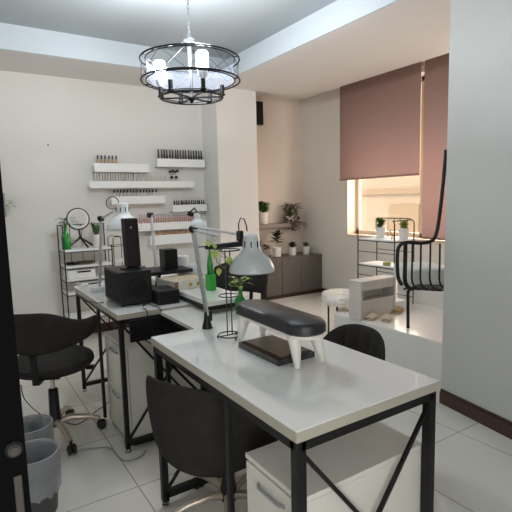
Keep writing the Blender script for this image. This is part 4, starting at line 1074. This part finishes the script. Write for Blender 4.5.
# ------------------------------------------------------------------ left foreground: black door with lock
dq = on(36, 500, 'y', .42); 
bm = B(); dx1 = dq.x
doorm = mat('matt black door', (.0015, .0015, .0018), .8, spec=.05, noise=.2, nscale=30)
dA, dB = on(-1, 150, 'y', .42), on(31.5, 512, 'y', .42); ds = (dA.x-dB.x)/(dA.z-dB.z); x0_ = dB.x-ds*dB.z
bm = B(); vs_ = [bm.verts.new((x0_+ds*z-o_, y, z)) for y in (.42, .46) for o_, z in ((0, .005), (0, 2.12), (.85, 2.12), (.85, .005))]
bm.faces.new(vs_[:4]); bm.faces.new(vs_[4:][::-1])
for i in range(4): bm.faces.new((vs_[i], vs_[i+4], vs_[(i+1) % 4+4], vs_[(i+1) % 4]))
r = struct('door_1', bm, doorm)
kq = on(14, 449, 'y', .42)
bm = B(); lathe(bm, [(.007, -.0), (.007, .002), (.005, .004)], kq, (0, -1, 0), 20); kh = struct('keyhole_rose', bm, steel, r)
bm = B(); lathe(bm, [(.0035, .0042), (.0035, .005)], kq, (0, -1, 0), 12); struct('keyhole', bm, brass, kh)
p0_, p1_ = on(13, 476, 'y', .419), on(26, 476, 'y', .419)
bm = B(); box(bm, p0_.x, p1_.x-.003, .4165, .4198, p0_.z-.16, p0_.z, .001); struct('latch_plate', bm, brass, r)
# grey wall planter with a leaf showing past the door
a, b = on(2, 205, 'y', W-.05), on(9, 205, 'y', W-.05); z1, z0 = on(6, 193, 'y', W-.05).z, on(6, 217, 'y', W-.05).z
r = thing('wall_planter', 'grey wall planter with a small green sprig, just past the door edge', 'planter', ((a.x+b.x)/2, W-.05, z0))
bm = B(); box(bm, a.x-.06, b.x-.03, W-.09, W-.001, z0, z1, .004); obj('pocket', bm, mat('grey felt', (.33, .33, .32), .9, noise=.1), r)
lf = B(); rnd = random.Random(3)
for k in range(8): leaf(lf, (b.x-.03+rnd.uniform(-.02, .05), W-.07+rnd.uniform(-.02, .02), (z0+z1)/2+rnd.uniform(-.01, .03)), (rnd.uniform(.1, 1), rnd.uniform(-.6, .2), rnd.uniform(-.5, .5)), .05, .03)
obj('foliage', lf, leafy, r)
# nail in the back wall
q = on(48, 145, 'y', W-.006); bm = B(); lathe(bm, [(.003, 0), (.007, .006), (.0, .007)], (q.x, W-.0005, q.z), (0, -1, 0), 12); tag(obj('wall_hook', bm, blackp), 'tiny dark hook alone on the left part of the back wall', 'hook')

# bins
def bin_(px, pyt, d, rad, h, label, m):
    c = on(px, pyt, 'z', h); 
    r = thing('waste_bin', label, 'bin', (c.x, c.y, 0))
    bm = B(); lathe(bm, [(rad*.78, .0005), (rad*.8, .004), (rad*.97, h-.02), (rad*.96, h-.018), (rad*.78, .008), (.0, .008)], (c.x, c.y, 0), n=40, caps=False); obj('bucket', bm, binm, r, smooth=True)
    bm = B(); torus(bm, (c.x, c.y, h), rad*1.0, .004, 48); rnd = random.Random(px); n = 60; rows = []
    for rr3, z in ((rad*1.0, h-.17), (rad*1.035, h-.03), (rad*1.03, h), (rad*.93, h-.004), (rad*.86, h-.07), (rad*.70, h*.35), (rad*.3, h*.25), (.002, h*.24)):
        rows.append([bm.verts.new((c.x+math.cos(2*PI*k/n)*rr3*(1+rnd.uniform(-.02, .02)), c.y+math.sin(2*PI*k/n)*rr3*(1+rnd.uniform(-.02, .02)), z+rnd.uniform(-.004, .004)*(1 if z != h-.17 else 2))) for k in range(n)])
    for a, b in zip(rows, rows[1:]):
        for k in range(n): bm.faces.new((a[k], a[(k+1) % n], b[(k+1) % n], b[k]))
    obj('bin_liner', bm, bag, r, smooth=True); return c
ca = bin_(32, 452, 0, .105, .27, 'waste bin with clear plastic liner, the nearer one beside the door', 1)
cb = bin_(30, 424, 0, .100, .25, 'waste bin with clear plastic liner, the one farther behind', 1)

# ------------------------------------------------------------------ cables
def cable(pts, label, rad=.0035, m=blackp, name='cable'):
    bm = B(); tube(bm, smoothpath(pts), rad, 6); return tag(obj(name, bm, m, smooth=True), label, 'cable')
fz = .006
def fl(x, y): return on(x, y, 'z', fz)
cable([fl(68, 456), fl(80, 450), fl(95, 448), fl(110, 448), fl(118, 456), fl(126, 461), fl(140, 457), fl(146, 450)], 'grey cable lying on the floor between the left chair and the speaker desk', .004, greyb)
cable([on(21, 385, 'z', .30), on(24, 398, 'z', .2), on(35, 410, 'z', .08), fl(48, 418), fl(62, 421), fl(78, 424), on(98, 410, 'z', .06), on(120, 394, 'z', .12)], 'thin dark cable running under the left chair towards the desk leg', .003)
p_ = [Vector((.79, 2.31, .742)), Vector((.80, 2.295, .66)), Vector((.84, 2.30, .60)), Vector((.83, 2.295, .52)), Vector((.81, 2.30, .44))]
cable([Vector((.80, 2.36, .754)), Vector((.80, 2.318, .755)), Vector((.80, 2.300, .742)), Vector((.805, 2.285, .70)), Vector((.81, 2.262, .64)), Vector((.85, 2.262, .60)), Vector((.83, 2.262, .50)), Vector((.82, 2.262, .38))], 'black cable dangling in front of the left white cabinet', .003)
cable([Vector((.86, 2.42, .754)), Vector((.87, 2.325, .755)), Vector((.875, 2.303, .745)), Vector((.89, 2.29, .70)), Vector((.90, 2.275, .60)), Vector((.86, 2.27, .55)), Vector((.78, 2.28, .60)), Vector((.72, 2.30, .66))], 'looping black cable hanging from the front edge of the speaker desk', .003)
cable([Vector((.60, 3.0, .758)), Vector((.62, 2.9, .757)) , Vector((.66, 2.82, .755)), Vector((.70, 2.80, .754))], 'thin cable end lying over the left edge of the speaker desk', .002) if 0 else None
cable([on(86, 300, 'z', DZ+.003), on(96, 303, 'z', DZ+.003), on(104, 302, 'z', DZ+.003)], 'thin dark cable on the desk top between the white lamp base and subwoofer', .0022)
cable([on(139, 318, 'x', .90), on(143, 306, 'z', DZ+.004), on(150, 300, 'z', DZ+.004), on(152, 293, 'z', DZ+.004)], 'short black cable between the subwoofer and amplifier', .003)

# ------------------------------------------------------------------ light
def lamp(kind, name, loc, energy, col, **k):
    d = bpy.data.lights.new(name, kind); d.energy = energy; d.color = col
    for a, b in k.items(): setattr(d, a, b)
    o = bpy.data.objects.new(name, d); C.objects.link(o); o.location = loc; return o
for _, px, py, s in (L2, L3):
    lamp('POINT', 'bulb_light', (px, py, zw+.285), 33, (.93, .96, 1), shadow_soft_size=.04)
s = lamp('SUN', 'sun', (0, 0, 8), 2.2, (1, .80, .58), angle=R(1)); s.rotation_euler = Vector((-.75, .2, .75)).to_track_quat('Z', 'Y').to_euler()
a = lamp('AREA', 'window_daylight', (XO+.05, (WY0+WY1)/2, (WZ0+1.6)/2+.05), 62, (1, .84, .72), shape='RECTANGLE', size=2.0, size_y=1.0)
a.rotation_euler = (0, R(90), 0); a.data.size = 1.2; a.data.size_y = 2.0
a.data.cycles.is_portal = False
w = bpy.data.worlds.new('world'); bpy.context.scene.world = w; w.use_nodes = True
bg = w.node_tree.nodes['Background']; bg.inputs['Color'].default_value = (1, .985, .955, 1); bg.inputs['Strength'].default_value = 3.5
vs = bpy.context.scene.view_settings
vs.view_transform = 'Standard'; vs.look = 'None'; vs.gamma = 1; vs.exposure = 0; vs.use_curve_mapping = False
